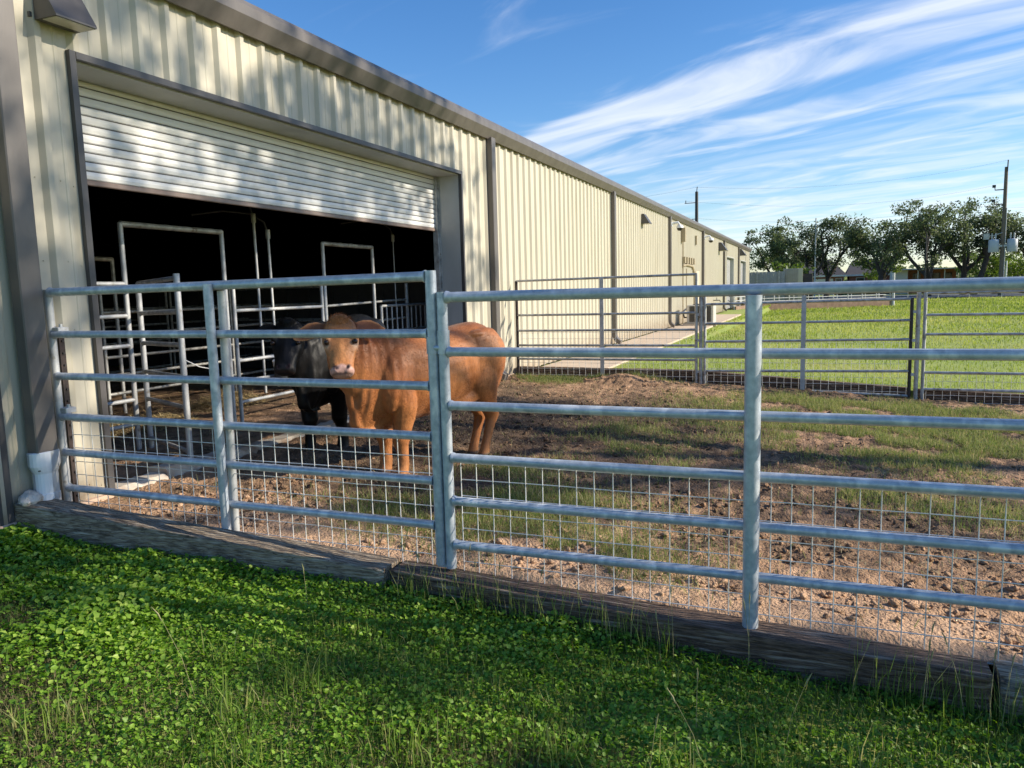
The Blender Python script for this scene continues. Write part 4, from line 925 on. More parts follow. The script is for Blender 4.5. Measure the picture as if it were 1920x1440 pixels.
def leg_set(fl=(0, .125), fr=(0, -.125), hl=(-1.07, .11), hr=(-1.07, -.11)):
    d = {}
    for key, (u, v), s in (('fl', fl, 1), ('fr', fr, -1)):
        d[key] = [(.06, s * .18, .88, .115, .16), (.01, s * .18, .66, .108, .125), (u * .3 - .005, v * .4 + s * .105, .52, .092, .105), (u * .7 + .01, v * .8 + s * .02, .335, .070, .072), (u * .9 + .0, v, .24, .055, .058), (u, v, .12, .053, .058), (u + .015, v, .065, .055, .062), (u + .03, v, .0, .062, .075)]
    for key, (u, v), s in (('hl', hl, 1), ('hr', hr, -1)):
        d[key] = [(-1.0, s * .15, .98, .135, .22), (-.96, s * .165, .74, .118, .19), (-1.04, v * .5 + s * .085, .56, .085, .125), (u - .09, v * .8 + s * .02, .42, .064, .085), (u - .075, v, .33, .053, .062), (u - .03, v, .20, .049, .054), (u, v, .115, .052, .056), (u + .015, v, .06, .053, .06), (u + .03, v, .0, .06, .073)]
    return d
make_cow('reddish brown cow with pale muzzle looking at the camera through the gate rails', (1.745, 1.875, -.06), (-.384, -.923), (1.60, 1.36, 1.355), (.56, -.83), math.radians(61), 0.0, coat_b, leg_set(hl=(-1.06, .087), hr=(-1.07, -.092)), .98, 1.0,
         ((.345, .115, .033), (.53, .235, .082), (.17, .046, .014), (.50, .30, .25), (.64, .43, .28)), neck_v=.10)
make_cow('black cow standing behind the brown cow at the barn door', (.57, 2.49, -.04), (.17, -.98), (.60, 1.98, 1.315), (.36, -.93), math.radians(64), 0.0, coat_k, leg_set(fl=(-.12, .14), fr=(.06, -.13)), 1.02, 1.0,
         ((.004, .004, .0045), (.007, .0065, .007), (.004, .0035, .004), (.02, .019, .021), (.012, .012, .013)), neck_v=-.02)

# ------------------------------------------------------------------ vegetation: leaves, grass
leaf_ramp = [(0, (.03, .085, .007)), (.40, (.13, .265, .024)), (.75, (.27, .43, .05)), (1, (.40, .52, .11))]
clover_m = mat('groundcover_leaf', None, None, rough=.45, attr='rnd', ramp=leaf_ramp, trans=.40, spec=.35)
blade_m = mat('grass_blade', None, None, rough=.55, attr='rnd', ramp=[(0, (.05, .10, .014)), (.5, (.12, .21, .03)), (.85, (.23, .30, .06)), (1, (.40, .37, .15))], trans=.4)
penblade_m = mat('trampled_grass_blade', None, None, rough=.7, attr='rnd', ramp=[(0, (.06, .11, .02)), (.45, (.17, .24, .05)), (.75, (.32, .32, .12)), (1, (.50, .42, .22))], trans=.35)
farblade_m = mat('sunny_grass_blade', None, None, rough=.6, attr='rnd', ramp=[(0, (.17, .23, .035)), (.5, (.27, .33, .06)), (1, (.40, .40, .13))], trans=.40)

def leaves(name, x, y, z, size, label, m, r, tiltmax=.9, rnd=None, cat='ground cover'):
    n = len(x); a = r.uniform(0, 6.283, n); tl = r.uniform(.05, tiltmax, n); ro = r.normal(0, .35, n)
    d = np.stack([np.cos(a) * np.cos(tl), np.sin(a) * np.cos(tl), np.sin(tl)], 1)
    s = np.stack([-np.sin(a), np.cos(a), np.zeros(n)], 1); up = np.cross(d, s)
    s = s * np.cos(ro)[:, None] + up * np.sin(ro)[:, None]; up = np.cross(d, s)
    w = size * r.uniform(.32, .48, n); p = np.stack([x, y, z], 1); L1 = size[:, None]; Wd = w[:, None]
    fold = r.uniform(.1, .5, n)[:, None] * Wd
    V = np.stack([p, p + d * L1 * .35 + s * Wd + up * fold, p + d * L1 * .38 - up * 0, p + d * L1 * .35 - s * Wd + up * fold, p + d * L1 * .78 + s * Wd * .55 + up * fold * .4, p + d * L1 * .78 - s * Wd * .55 + up * fold * .4, p + d * L1 - up * L1 * .12], 1).reshape(-1, 3)
    b = np.arange(n)[:, None] * 7
    F = np.concatenate([b + np.array([q]) for q in ([0, 1, 2], [0, 2, 3], [2, 1, 4], [2, 4, 6], [2, 6, 5], [2, 5, 3])])
    rnd = r.uniform(0, 1, n) if rnd is None else rnd
    return tag(fast_mesh(name, V, F, m, smooth=False, attrs={'rnd': np.repeat(rnd, 7)}), label, cat, kind='stuff')
def blades(name, x, y, z, h, label, m, r, lean=.5, wd=.0025, rnd=None, cat='grass'):
    n = len(x); a = r.uniform(0, 6.283, n); le = np.abs(r.normal(0, lean, n)); wd = np.broadcast_to(np.asarray(wd), n)
    bx, by = np.cos(a), np.sin(a); sx, sy = -by, bx; b2 = r.uniform(0, 6.283, n); sx, sy = np.cos(b2), np.sin(b2)
    p = np.stack([x, y, z], 1); s = np.stack([sx, sy, np.zeros(n)], 1) * wd[:, None]
    le = np.minimum(le, 1.35)
    m1 = p + np.stack([bx * np.sin(le * .5), by * np.sin(le * .5), np.cos(le * .5)], 1) * (h * .5)[:, None]
    tp = m1 + np.stack([bx * np.sin(le * 1.25), by * np.sin(le * 1.25), np.cos(le * 1.25)], 1) * (h * .5)[:, None]
    V = np.stack([p - s, p + s, m1 + s * .8, m1 - s * .8, tp], 1).reshape(-1, 3)
    b = np.arange(n)[:, None] * 5
    F = np.concatenate([b + np.array([q]) for q in ([0, 1, 2], [0, 2, 3], [3, 2, 4])])
    rnd = r.uniform(0, 1, n) if rnd is None else rnd
    return tag(fast_mesh(name, V, F, m, attrs={'rnd': np.repeat(rnd, 5)}), label, cat, kind='stuff')

def lawn_area(n, r, tight=True):
    # the strip in front of the timbers; denser where the camera looks
    x = r.uniform(-2.2, 7.6, n); y = r.uniform(-4.2, -.12, n)
    lim = np.interp(x, [-2.2, -1, 2.3, 4.2, 6, 7.6], [-.9, -1.1, -2.55, -1.9, -1.25, -1.2])
    keep = (y > lim) | (r.uniform(0, 1, n) < .25); keep &= ~((x < -.45) & (y > -.55) & (x < -.2) & False)
    return x[keep], y[keep]
def gz(x, y): return lawn_z(x) - .012 * np.clip(-y, 0, 20)
r = np.random.default_rng(21)
x, y = lawn_area(285000, r)
den = fbm(x * 1.1, y * 1.1, 4, 41) + .30 * (fbm(x * 4, y * 4, 3, 43) - .5)
dry = np.exp(-(((x - 1.95) / .55) ** 2 + ((y + 1.95) / .4) ** 2)) + .7 * np.exp(-(((x - 1.2) / .35) ** 2 + ((y + 1.35) / .25) ** 2)) + .55 * np.exp(-(((x - 4.1) / .6) ** 2 + ((y + 1.4) / .25) ** 2))
keep = (r.uniform(0, 1, len(x)) < np.clip(1.15 - 1.0 * dry + .8 * (den - .5), .05, 1)); x = x[keep]; y = y[keep]; den = den[keep]
left = np.clip((2.6 - x) / 2.6, 0, 1)
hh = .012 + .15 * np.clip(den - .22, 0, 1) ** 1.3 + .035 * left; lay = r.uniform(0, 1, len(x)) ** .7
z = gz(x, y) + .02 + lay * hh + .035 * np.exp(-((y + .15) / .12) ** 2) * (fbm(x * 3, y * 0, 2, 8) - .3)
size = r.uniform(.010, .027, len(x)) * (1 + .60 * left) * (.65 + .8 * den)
leaves('clover', x, y, z, size, 'low leafy clover and weeds covering the lawn in front of the timbers', clover_m, r, rnd=np.clip(.02 + .52 * lay + .55 * (den - .35) + r.normal(0, .17, len(x)), 0, 1))  # lower leaves coloured darker, shade between the leaves put into their tint
x, y = lawn_area(110000, r); den2 = fbm(x * 1.3 + 9, y * 1.3, 3, 61)
k = den2 + .25 * np.clip((x - 2.6) / 3, 0, 1) > .52; x = x[k]; y = y[k]
blades('lawn_grass', x, y, gz(x, y), r.uniform(.04, .13, len(x)), 'fine green grass blades between the clover', blade_m, r, .55, .0018)
# dry thatch where the leaves thin out
n = 15000; x = np.concatenate([r.normal(1.95, .5, n), r.normal(1.2, .3, n // 2), r.normal(4.1, .6, n // 2)]); y = np.concatenate([r.normal(-1.95, .35, n), r.normal(-1.35, .22, n // 2), r.normal(-1.4, .22, n // 2)])
k = y < -.2; x = x[k]; y = y[k]
blades('dry_thatch', x, y, gz(x, y) + .01, r.uniform(.03, .09, len(x)), 'dull dry thatch in the thin patches of the lawn', mat('thatch', None, None, rough=.9, attr='rnd', ramp=[(0, (.05, .06, .02)), (.5, (.14, .13, .06)), (1, (.30, .25, .13))], trans=.2), r, .9, .0016)
# tall grass stems in front of the timbers and tufts in the lawn
n = 900; x = np.concatenate([r.uniform(2.2, 6.6, n), r.uniform(1.7, 3.0, 130)]); y = np.concatenate([-.145 - np.abs(r.normal(0, .05, n)), -.15 - np.abs(r.normal(0, .05, 130))])
k = fbm(x * 2.1, x * 0, 3, 71) > .43; x = x[k]; y = y[k]
blades('tall_grass', x, y, gz(x, y), r.uniform(.10, .34, len(x)), 'tall thin grass stems standing against the dark timber', blade_m, r, .30, .0023, rnd=np.clip(r.normal(.68, .2, len(x)), 0, 1))
cl = [(2.2, -2.0), (2.35, -1.85), (2.9, -1.5), (3.2, -1.75), (3.75, -1.45), (4.3, -1.25), (4.75, -1.15), (5.1, -1.0), (3.05, -1.2), (4.55, -1.35), (5.45, -.85), (1.6, -1.7), (2.6, -1.2)]
x = np.concatenate([r.normal(c[0], .06, 45) for c in cl]); y = np.concatenate([r.normal(c[1], .05, 45) for c in cl])
blades('grass_tufts', x, y, gz(x, y), r.uniform(.07, .24, len(x)), 'pale upright grass tufts rising above the clover', blade_m, r, .35, .003, rnd=np.clip(r.normal(.72, .18, len(x)), 0, 1))
# seed head stalks
sh = MB()
for i in range(26):
    px = r.uniform(2.6, 6.2); py = -.16 - abs(r.normal(0, .07)) if i < 20 else r.uniform(-1.5, -.5); zz = float(gz(px, py)); hgt = r.uniform(.2, .42); lx, ly = r.normal(0, .05), r.normal(0, .03)
    sh.path([(px, py, zz), (px + lx * .4, py + ly * .4, zz + hgt * .55), (px + lx, py + ly, zz + hgt)], [.0014, .0012, .001], 4)
    sh.path([(px + lx, py + ly, zz + hgt - .01), (px + lx * 1.1, py + ly * 1.1, zz + hgt + .02), (px + lx * 1.3, py + ly, zz + hgt + .05)], [.002, .004, .001], 5)
tag(sh.build('seed_stalks', mat('seed_stalk', (.20, .20, .08), (.34, .30, .15), rough=.8, nscale=20)), 'thin pale seed stalks standing by the timbers', 'grass', kind='stuff')

# trampled grass in the pen
patches = [(5.8, 6.9, 1.6, .8, 1), (7.2, 6.6, 1.2, .8, 1), (6.6, 8.0, 1.2, .5, .9), (5.6, 5.6, 1.3, .7, 1), (4.6, 4.2, 1.0, .4, .3), (7.0, 5.4, .9, .6, .9), (3.3, 1.35, .75, .55, 1), (2.6, .8, .8, .4, .8), (3.9, .55, .7, .35, .7), (2.75, 2.4, .5, .5, .6), (4.3, 5.3, 1.0, .6, .25), (5.7, 4.9, .9, .7, .75), (6.4, 4.4, .9, .7, .7), (3.2, 4.6, .5, .3, .25), (5.2, 7.6, 1.2, .7, .95), (4.2, 6.8, .9, .6, .45), (.9, 8.5, .9, .4, 1), (3.4, 3.7, .6, .4, .45), (6.9, 7.9, .7, .4, .7), (4.4, 2.9, .7, .3, .4), (5.4, 2.8, .6, .3, .5), (6.6, 2.6, .8, .4, .5), (2.0, 8.7, .8, .25, .7)]
px, py = [], []
for (cx, cy, sx, sy, wgt) in patches:
    n = int(13000 * wgt * (sx * sy) ** .5); px.append(r.normal(cx, sx * .6, n)); py.append(r.normal(cy, sy * .6, n))
px.append(r.uniform(.2, 9, 3500)); py.append(r.uniform(.1, 8.9, 3500))
x = np.concatenate(px); y = np.concatenate(py); k = (y > .1) & (y < 9.0) & (x > .08) & (x < 12) & (fbm(x * 2.3, y * 2.3, 4, 91) > .42); x = x[k]; y = y[k]
blades('pen_grass', x, y, soil_h(x, y) - .002, r.uniform(.03, .12, len(x)), 'trampled tufts of green and straw coloured grass in the pen', penblade_m, r, 1.7, .0019, rnd=np.clip(r.normal(.58, .25, len(x)), 0, 1))
# sunny lawn behind the pen
n = 190000; x = r.uniform(1.6, 44, n); y = 9.35 + 70 * r.uniform(0, 1, n) ** 1.9; k = x < 4 + 1.0 * (y - 4); x = x[k]; y = y[k]
bl = .5 + 1.5 * (fbm(x * .35, y * .35, 5, 101) - .5)
blades('far_lawn_grass', x, y, back_z(x, y), r.uniform(.035, .11, len(x)) * (1 + (y - 9) / 45), 'bright sunlit grass on the lawn behind the pen', farblade_m, r, 1.0, .004 + (y - 9) * .00045, rnd=np.clip(bl + r.normal(0, .18, len(x)), 0, 1))

# ------------------------------------------------------------------ trees
bark = mat('oak_bark', (.045, .035, .03), (.095, .08, .068), rough=.95, nscale=9, nstretch=(3, 3, .6), bump=.5, bscale=12, bdist=.03)
oak_leaf = mat('oak_leaf', None, None, rough=.6, attr='rnd', ramp=[(0, (.045, .065, .028)), (.5, (.11, .14, .06)), (1, (.23, .26, .12))], trans=.45)
light_leaf = mat('light_leaf', None, None, rough=.6, attr='rnd', ramp=[(0, (.06, .10, .014)), (.5, (.13, .19, .03)), (1, (.22, .26, .05))], trans=.35)
def oak(label, x, y, z0, H_, R_, seed, nleaf, lsize, m=oak_leaf, forks=4, fork_h=.24, lean=(0, 0), cat='tree', name='oak_tree', group=None, flat=.62, open_=.5, nsub=5, trunk_r=None, thin=None, squash=.62):
    rr = np.random.default_rng(seed); t = thing(name, label, cat, (x, y, z0), group); tr = MB()
    tR = trunk_r or H_ * .032; base = np.array([x, y, z0 - .2]); fk = np.array([x + lean[0] * fork_h, y + lean[1] * fork_h, z0 + H_ * fork_h])
    tr.path([base, base + (fk - base) * .15, base * .5 + fk * .5 + rr.normal(0, .03 * H_ * .3, 3) * np.array([1, 1, 0]), fk], [tR * 1.5, tR * 1.1, tR * .95, tR * .9], 9)
    tips = []
    for i in range(forks):
        a = 2 * math.pi * (i + rr.uniform(-.25, .25)) / forks; rad = R_ * rr.uniform(.45, .72); zt = z0 + H_ * rr.uniform(.60, .78)
        end = np.array([x + lean[0] + math.cos(a) * rad, y + lean[1] + math.sin(a) * rad, zt])
        mid = fk * .5 + end * .5 + np.array([math.cos(a), math.sin(a), 0]) * rad * .08 + rr.normal(0, .04 * H_, 3)
        P_ = catmull([fk, mid, end], 4); tr.path(P_, list(np.linspace(tR * .68, tR * .26, len(P_))), 7)
        tips.append(end)
        for j in range(nsub):
            s_ = P_[rr.integers(3, len(P_))]; a2 = a + rr.normal(0, .9); r2 = R_ * rr.uniform(.25, .5)
            e2 = s_ + np.array([math.cos(a2) * r2, math.sin(a2) * r2, H_ * rr.uniform(-.02, .22)])
            Q_ = catmull([s_, (s_ + e2) / 2 + rr.normal(0, .03 * H_, 3), e2], 3); tr.path(Q_, list(np.linspace(tR * .30, tR * .10, len(Q_))), 5)
            tips.append(e2)
            for q in range(2):
                e3 = e2 + rr.normal(0, 1, 3) * np.array([R_ * .2, R_ * .2, H_ * .07]); tr.tube(e2, e3, tR * .1, 4, tR * .04); tips.append(e3)
    tr.build('trunk', bark, t)
    for i in range(int(forks * nsub * open_)):
        a = rr.uniform(0, 6.283); q = R_ * math.sqrt(rr.uniform(0, .8)); tips.append(np.array([x + lean[0] + math.cos(a) * q, y + lean[1] + math.sin(a) * q, z0 + H_ * (flat + (1 - flat) * rr.uniform(.2, 1) * (1 - (q / R_) ** 2 * .6))]))
    tips = np.array(tips); nt_ = len(tips); per = nleaf // nt_
    cr = R_ * rr.uniform(.13, .26, nt_)
    idx = np.repeat(np.arange(nt_), per); n = len(idx)
    off = rr.normal(0, 1, (n, 3)); off /= np.linalg.norm(off, axis=1)[:, None]; off *= (rr.uniform(0, 1, n) ** .45)[:, None]
    P_ = tips[idx] + off * cr[idx][:, None] * np.array([1.15, 1.15, squash])
    P_[:, 2] = np.minimum(P_[:, 2], z0 + H_ + rr.normal(0, .15, n))
    if thin:
        k = (P_[:, 2] > thin[0]) | (rr.uniform(0, 1, n) < thin[1]); P_ = P_[k]; idx = idx[k]; n = len(idx)
    d1 = rr.normal(0, 1, (n, 3)); d1 /= np.linalg.norm(d1, axis=1)[:, None]; d2 = np.cross(d1, rr.normal(0, 1, (n, 3))); d2 /= np.linalg.norm(d2, axis=1)[:, None]
    sz = (lsize * rr.uniform(.6, 1.4, n))[:, None]
    V = np.stack([P_ - d1 * sz * .5, P_ + d2 * sz * .28, P_ + d1 * sz * .5, P_ - d2 * sz * .28], 1).reshape(-1, 3)
    shade = np.clip(.25 + rr.normal(0, .12, nt_)[idx] + .35 * rr.uniform(0, 1, n), 0, 1)
    fast_mesh('crown', V, np.arange(n * 4).reshape(-1, 4), m, t, attrs={'rnd': np.repeat(shade, 4)})
    return t
# off to the right of the view: the oak whose shade dapples the wall, the cattle and the pen
oak('tall oak right of the pen, out of view, whose crown dapples the door and cattle', 20.5, 8.3, -.6, 16.2, 4.9, 4, 5200, .27, forks=6, fork_h=.50, nsub=5, name='shade_oak', open_=.7, flat=.58, thin=(10.0, .26), trunk_r=.15)
oak('slender young oak right of the near fence, out of view, shading patches of the foreground', 19.0, 2.3, -.7, 8.6, 1.5, 11, 480, .24, forks=4, fork_h=.6, nsub=3, name='shade_oak', open_=.3, flat=.66, trunk_r=.07)
TG = 'live oaks beyond the lawn'
oak('dark bushy oak rising behind the far end of the barn', 0.1, 98, -.4, 8.4, 3.6, 31, 7000, .27, group=TG, squash=.95, flat=.4, fork_h=.2)
oak('dark leaning oak right of the barn end, left of the pale light pole', 4.2, 95, -.4, 9.7, 4.2, 32, 6500, .27, group=TG, squash=.95, lean=(-1.6, 0))
oak('airy oak with pale twigs right behind the light pole', 5.9, 97, -.4, 10.0, 3.6, 33, 3600, .25, group=TG, squash=.95, lean=(.8, 0), open_=.2)
oak('broad dark oak in front of the second house roof', 11.6, 93, -.4, 9.7, 4.6, 34, 8000, .28, group=TG, squash=.95, fork_h=.26)
oak('oak with a twin dark trunk left of the brick shed porch', 16.3, 92, -.4, 10.2, 3.9, 35, 6000, .27, group=TG, squash=.95, fork_h=.20, lean=(.3, 0))
oak('tall open oak with spreading limbs left of the utility pole', 20.6, 98, -.4, 11.0, 4.6, 36, 7000, .27, group=TG, squash=.95, fork_h=.24)
oak('oak with a slanted trunk growing toward the utility pole', 21.2, 96, -.4, 9.9, 3.0, 37, 3600, .27, group=TG, squash=.95, fork_h=.42, lean=(3.0, 0))
oak('oak with a curved trunk at the right edge behind the utility pole', 26.6, 97, -.4, 10.9, 3.9, 38, 6000, .27, group=TG, squash=.95, fork_h=.34, lean=(.6, 0))
oak('oak past the right edge of the view', 32.0, 93, -.4, 10.4, 4.6, 39, 8000, .27, group=TG, squash=.95, fork_h=.28)
SG = 'small yellow green trees behind the oaks'
oak('small yellow green tree right of the barn end above the grey fence', 2.3, 84, -.4, 4.6, 1.7, 41, 1500, .28, m=light_leaf, group=SG, name='small_tree', forks=4, fork_h=.2, flat=.3)
oak('pale green tree behind the broad dark oak', 12.7, 108, -.4, 6.4, 3.2, 42, 2600, .34, m=light_leaf, group=SG, name='small_tree', flat=.3)
oak('bright yellow green tree left of the utility pole behind the oaks', 25.0, 112, -.4, 6.2, 3.6, 43, 3000, .34, m=light_leaf, group=SG, name='small_tree', flat=.3)
oak('dull green tree right of the utility pole behind the oaks', 30.0, 115, -.4, 5.4, 4.2, 44, 3000, .34, m=light_leaf, group=SG, name='small_tree', flat=.3)
# far belt of trees reads as one mass
n = 9000; rr_ = np.random.default_rng(77); bx = rr_.uniform(-60, 150, n); by = rr_.uniform(190, 230, n); bz = rr_.uniform(0, 1, n) ** .8 * (3.0 + 3.2 * fbm(bx * .09, by * .02, 3, 5)) - .5
d1 = rr_.normal(0, 1, (n, 3)); d1 /= np.linalg.norm(d1, axis=1)[:, None]; d2 = np.cross(d1, rr_.normal(0, 1, (n, 3))); d2 /= np.linalg.norm(d2, axis=1)[:, None]; P_ = np.stack([bx, by, bz], 1)
tag(fast_mesh('distant_woods', np.stack([P_ - d1 * .9, P_ + d2 * .5, P_ + d1 * .9, P_ - d2 * .5], 1).reshape(-1, 3), np.arange(n * 4).reshape(-1, 4), oak_leaf, attrs={'rnd': np.repeat(rr_.uniform(.3, 1, n), 4)}), 'low distant belt of trees along the horizon', 'woods', kind='stuff')

# ------------------------------------------------------------------ far background
def utility_pole():
    x, y, z0 = 19.03, 70, -.4; t = thing('utility_pole', 'tall wooden utility pole with two grey transformers at the right', 'utility pole', (x, y, z0))
    MB().tube((x, y, z0 - .2), (x, y, 10.4), .19, 10, .13).build('pole', pole_w, t)
    MB().tube((x + .05, y - .16, 10.0), (x + .07, y - .16, 10.95), .05, 6).build('top_pin', dark_m, t)
    for z, s in ((8.55, -1), (7.35, -1)): MB().path([(x, y, z), (x - .75, y, z), (x - .78, y, z + .35)], .05, 6).box((x - .95, y - .1, z + .2), (x - .72, y + .1, z + .42)).build('insulator_arm', dark_m, t)
    MB().path([(x, y - .1, 5.0), (x - .7, y - .1, 4.75), (x - 1.35, y - .1, 4.75)], .045, 6).box((x - 1.45, y - .25, 4.45), (x - 1.05, y + .1, 4.95)).build('fuse_bracket', galv_old, t)
    for s in (-1, 1):
        k = MB(); cx = x + s * .68; rings = []
        for z, rd in ((3.35, .36), (3.4, .40), (4.35, .40), (4.42, .34), (4.45, .05)): rings.append([(cx + rd * math.cos(a), y - .1 + rd * math.sin(a), z) for a in [2 * math.pi * i / 14 for i in range(14)]])
        k.loft(rings); k.box((min(x, cx), y - .15, 3.8), (max(x, cx), y - .05, 3.95))
        tr = k.build('transformer', mat('transformer_grey', (.42, .45, .48), (.48, .51, .54), rough=.5, nscale=2) if 'transformer_grey' not in bpy.data.materials else bpy.data.materials['transformer_grey'], t)
        k = MB()
        for q in (-.15, .12): k.tube((cx + q, y - .1, 4.42), (cx + q, y - .1, 4.95), .05, 6).tube((cx + q, y - .1, 4.6), (cx + q, y - .1, 4.66), .09, 6).tube((cx + q, y - .1, 4.76), (cx + q, y - .1, 4.82), .09, 6)
        k.build('bushing', galv_white, tr)
    MB().tube((x + .16, y - .12, z0), (x + .14, y - .12, 7.0), .04, 6).build('riser', galv_old, t)
    t.location = (22.39, 88, -.4); t.scale = (1.2, 1.2, 1.2)
utility_pole()
def simple_pole(name, label, x, y, z0, z1, rad, m, cat, arm=None):
    t = thing(name, label, cat, (x, y, z0)); MB().tube((x, y, z0 - .2), (x, y, z1), rad, 8, rad * .75).build('pole', m, t)
    if arm:
        for z in arm: MB().tube((x - 1.1, y, z), (x + .1, y, z), .035, 5).tube((x - 1.0, y, z), (x - 1.0, y, z + .25), .04, 5).build('crossarm', m, t)
        MB().tube((x, y, z1), (x + .05, y, z1 + .45), .04, 5).build('top_pin', m, t)
simple_pole('utility_pole', 'dark utility pole rising behind the barn roof', -5.6, 70, -.3, 10.2, .19, dark_m, 'utility pole', (9.2, 7.7))
simple_pole('light_pole', 'slim pale light pole in front of the airy oak', 4.63, 92.5, -.4, 8.9, .09, galv_white, 'pole')
simple_pole('light_pole', 'slim dark pole beside the twin trunk oak', 15.6, 89, -.4, 6.4, .09, dark_m, 'pole')
simple_pole('white_post', 'short white post right of the utility pole foot', 27.0, 110, -.4, 3.6, .15, pvc, 'post')
simple_pole('white_post', 'square grey post at the corner of the far pens', 10.3, 60, -.4, 2.1, .12, galv_white, 'post')
def cable(label, a, b, sag, n=14, r_=.006):
    a = np.array(a, float); b = np.array(b, float); pts = [a + (b - a) * i / n - np.array([0, 0, sag * 4 * (i / n) * (1 - i / n)]) for i in range(n + 1)]
    tag(MB().path(pts, r_, 4).build('power_line', dark_m), label, 'power line', 'power lines from the utility pole')
cable('uppermost thin power line running left from the tall pole top', (22.47, 87.8, 13.2), (-5.55, 70, 10.6), 1.0)
cable('second power line down, left of the tall pole', (21.3, 88, 10.76), (-6.6, 70, 9.4), 1.1)
cable('third power line down, left of the tall pole', (21.3, 88, 9.3), (-6.6, 70, 7.9), 1.1)
cable('power line leaving the tall pole toward the right', (22.47, 88, 8.5), (60, 84, 8.8), .5)
cable('power line running left from the dark pole behind the barn', (-5.6, 70, 10.6), (-40, 74, 10.4), .9)
brick = mat('red_brick', (.22, .085, .06), (.32, .14, .10), rough=.9, nscale=4)
roof_m = mat('dark_shingle', (.055, .05, .052), (.085, .078, .08), rough=.95, nscale=6)
white_p = mat('white_paint', (.68, .64, .57), (.74, .70, .64), rough=.6, nscale=2)
dark_gl = mat('dark_window_glass', (.02, .025, .03), rough=.1)
def house(label, x0, x1, y0, y1, zw, zr, ridge_x0, ridge_x1, gar=None, win=()):
    z0 = -.4; t = thing('house', label, 'house', ((x0 + x1) / 2, y0, z0), 'brick houses behind the oaks')
    MB().box((x0, y0, z0), (x1, y1, zw)).build('wall', brick, t)
    ym = (y0 + y1) / 2; e = .5
    v = [(x0 - e, y0 - e, zw - .1), (x1 + e, y0 - e, zw - .1), (x1 + e, y1 + e, zw - .1), (x0 - e, y1 + e, zw - .1), (ridge_x0, ym, zr), (ridge_x1, ym, zr)]
    MB().add(v, [(0, 1, 5, 4), (1, 2, 5), (2, 3, 4, 5), (3, 0, 4), (3, 2, 1, 0)]).build('roof', roof_m, t)
    MB().box((x0 - e, y0 - e - .03, zw - .32), (x1 + e, y0 - e, zw - .08)).build('fascia', white_p, t)
    if gar:
        k = MB()
        for i in range(4): k.box((gar[0], y0 - .06, z0 + .05 + i * .6), (gar[1], y0 - .01, z0 + .05 + i * .6 + .57))
        k.build('garage_door', white_p, t)
    for a, b, c, d in win:
        f = MB().box((a - .08, y0 - .05, c - .08), (b + .08, y0 - .01, d + .08)).build('window', white_p, t)
        MB().box((a, y0 - .07, c), (b, y0 - .052, d)).build('pane', dark_gl, f)
house('brick house with dark hipped roof and white garage door right of the barn', 2.2, 8.4, 120, 130, 2.62, 5.0, 2.6, 6.6, (4.3, 7.0), ((2.7, 3.5, .7, 2.0), (7.4, 8.1, .7, 2.0)))
house('lower brick house with dark roof behind the broad dark oak', 9.2, 15.4, 121, 131, 2.62, 4.7, 9.7, 13.4, None, ((10.2, 11.2, .7, 2.0), (12.4, 13.6, .7, 2.0)))
def shed():
    t = thing('brick_shed', 'low brick building with flat white roof edge and open porch behind the twin oak', 'building', (18.5, 115, -.4))
    MB().box((16.4, 117, -.4), (22.5, 124, 2.9)).build('wall', brick, t)
    MB().box((14.2, 114.2, 2.9), (23.2, 124.5, 3.05)).build('roof', white_p, t)
    MB().box((14.6, 115, -.4), (16.39, 123, 2.89)).build('end_bay', white_p, t)
    k = MB()
    for x in (17.6, 19.2, 20.8, 22.4): k.tube((x, 114.6, -.4), (x, 114.6, 2.9), .07, 6)
    k.build('porch_post', white_p, t)
    MB().box((16.5, 116.0, -.4), (22.4, 116.2, .75)).build('porch_wall', brick, t)
    for a in (17.2, 19.6, 21.0): MB().box((a, 116.93, .9), (a + 1.0, 116.99, 2.4)).build('window', dark_gl, t)
shed()
def metal_fence():
    t = thing('metal_fence', 'grey corrugated metal fence right of the barn end', 'fence', (.9, 66, -.4)); k = MB()
    for x in np.arange(-6, 2.15, .3): k.box((x, 66, -.4), (x + .29, 66.03, 2.55)).box((x + .1, 65.97, -.4), (x + .18, 66.0, 2.55))
    k.build('sheet', mat('grey_fence_sheet', (.30, .31, .32), (.36, .37, .38), rough=.5, nscale=2), t)
    for x in (-3, .1, 1.9): MB().box((x, 65.88, -.5), (x + .1, 65.96, 2.62)).build('post', galv_old, t)
metal_fence()
def container():
    t = thing('storage_container', 'tan storage container standing beside the grey metal fence', 'container', (3, 66, -.4)); k = MB()
    k.box((2.26, 66.4, -.3), (3.44, 72, 2.78))
    for x in np.arange(2.3, 3.4, .18): k.box((x, 66.36, -.25), (x + .09, 66.399, 2.72))
    k.build('shell', mat('tan_container_paint', (.40, .36, .28), (.46, .42, .33), rough=.5, nscale=2), t)
    MB().box((3.46, 66.36, -.4), (3.84, 66.5, 2.79)).build('door_edge', mat('cream_edge', (.60, .54, .38), rough=.6), t)
    MB().box((3.85, 66.6, -.4), (4.6, 70, 2.3)).build('side_bay', dark_m, t)
container()
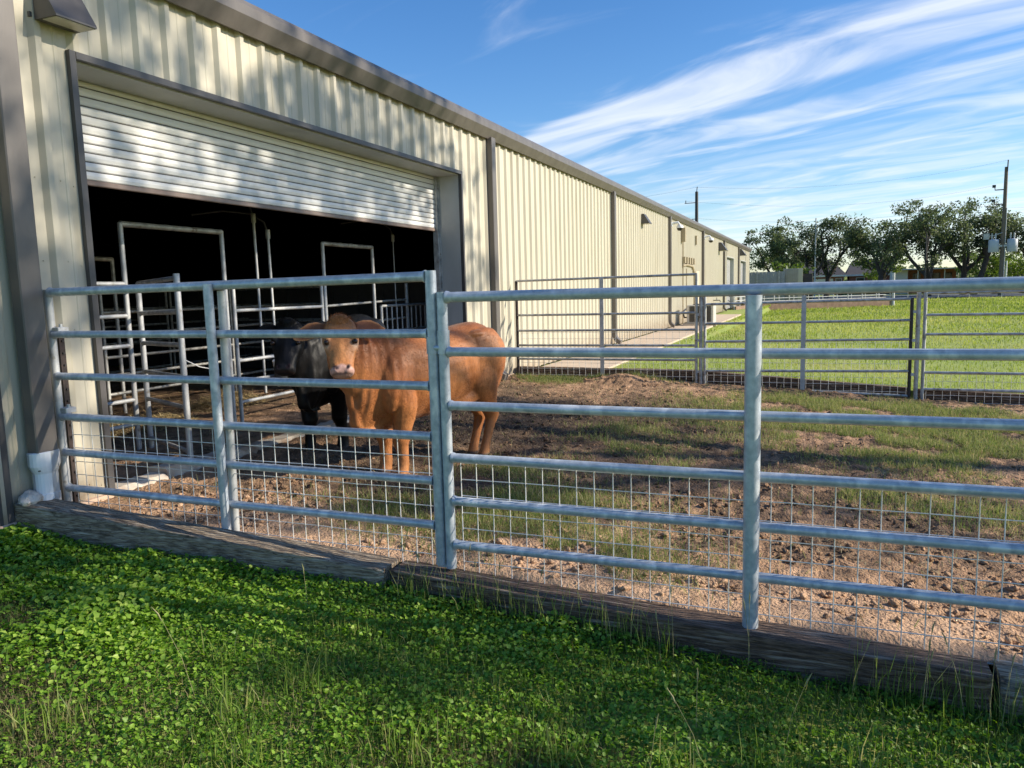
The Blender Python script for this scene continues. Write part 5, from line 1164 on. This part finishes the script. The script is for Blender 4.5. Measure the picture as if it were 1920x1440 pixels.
# outdoor pens attached to the far part of the barn
def outdoor_pen(label, a, b, zs, base_h, nposts):
    a = np.array(a, float); b = np.array(b, float); t = thing('outdoor_pen', label, 'pen', (*(a + b) / 2, -.4), 'outdoor pens at the far end of the barn')
    for z in zs: MB().tube((*a, z), (*b, z), .03, 6).build('rail', galv_white, t)
    for i in range(nposts + 1):
        p = a + (b - a) * i / nposts; MB().tube((*p, -.5), (*p, zs[0] + .03), .04, 6).build('post', galv_white, t)
    d = (b - a) / np.linalg.norm(b - a); nn_ = np.array([-d[1], d[0]]) * .12
    k = MB(); c = [a - nn_, b - nn_, b + nn_, a + nn_]
    v = [(*p, -.6) for p in c] + [(*p, base_h) for p in c]; k.add(v, [(0, 1, 5, 4), (1, 2, 6, 5), (2, 3, 7, 6), (3, 0, 4, 7), (4, 5, 6, 7)])
    k.build('base_wall', mat('earthy_base_wall', (.20, .13, .09), (.30, .20, .14), rough=.95, nscale=3) if 'earthy_base_wall' not in bpy.data.materials else bpy.data.materials['earthy_base_wall'], t)
outdoor_pen('pale pipe pen front with earthy base wall along the far lawn', (1.2, 53.5), (10.1, 60), (1.35, 1.05, .75, .5, .3), .22, 9)
outdoor_pen('pale pipe pen side running from the barn to the pen front', (0.2, 46.5), (1.2, 53.5), (1.35, 1.05, .75, .5), .15, 5)
outdoor_pen('farther pale pipe pen row behind the first pen front', (1.0, 62), (11, 69), (1.35, 1.05, .75), .0, 9)
# road and chain link line
tag(MB().add([(-200, 80.5, -.30), (400, 92, -.30), (400, 110, -.30), (-200, 98, -.30)], [(0, 1, 2, 3)]).build('road', asphalt), kind='structure')
cf = thing('chain_link_fence', 'thin chain link fence along the road behind the lawn', 'fence', (20, 79, -.4)); k = MB(); kw = MB()
for i in range(16):
    x = 10.5 + i * 2.6; k.tube((x, 79 + x * .02, -.45), (x, 79 + x * .02, 1.0), .035, 6)
k.tube((10.5, 79.2, 1.0), (49.5, 80, 1.0), .02, 6); k.build('posts_and_rail', galv_old, cf)
# parked cars far away by the houses
def car(label, x, y, rz, paint):
    t = thing('parked_car', label, 'car', (0, 0, 0), 'parked cars across the road')
    prof = [(-2.2, .35), (-2.25, .75), (-2.0, .95), (-1.3, 1.0), (-.75, 1.42), (.75, 1.45), (1.5, 1.0), (2.1, .9), (2.25, .65), (2.2, .35)]
    MB().loft([[(px, yy * (1 if pz < 1.05 else .82), pz) for px, pz in prof] for yy in (-.86, .86)], True, False).build('body', paint, t)
    g = MB()
    for yy in (-.80, .80): g.add([(-1.05, yy * 1.0, 1.04), (1.25, yy, 1.04), (.70, yy * .94, 1.38), (-.70, yy * .94, 1.36)], [(0, 1, 2, 3), (3, 2, 1, 0)])
    g.build('window', dark_gl, t)
    for px in (-1.4, 1.4):
        for yy in (-.78, .78): MB().tube((px, yy - .12, .33), (px, yy + .12, .33), .33, 14).build('wheel', dark_m, t)
    t.location = (x, y, -.35); t.rotation_euler = (0, 0, rz)
car('dark parked car in front of the lower brick house', 12.6, 112, .1, mat('black_car_paint', (.015, .015, .018), rough=.25))
car('silver parked car beside the square grey post', 9.2, 111, .05, mat('silver_car_paint', (.35, .36, .38), rough=.3, metal=.5))
car('dark red parked car near the short white post', 25.6, 100, .15, mat('dark_red_car_paint', (.06, .015, .02), rough=.3))
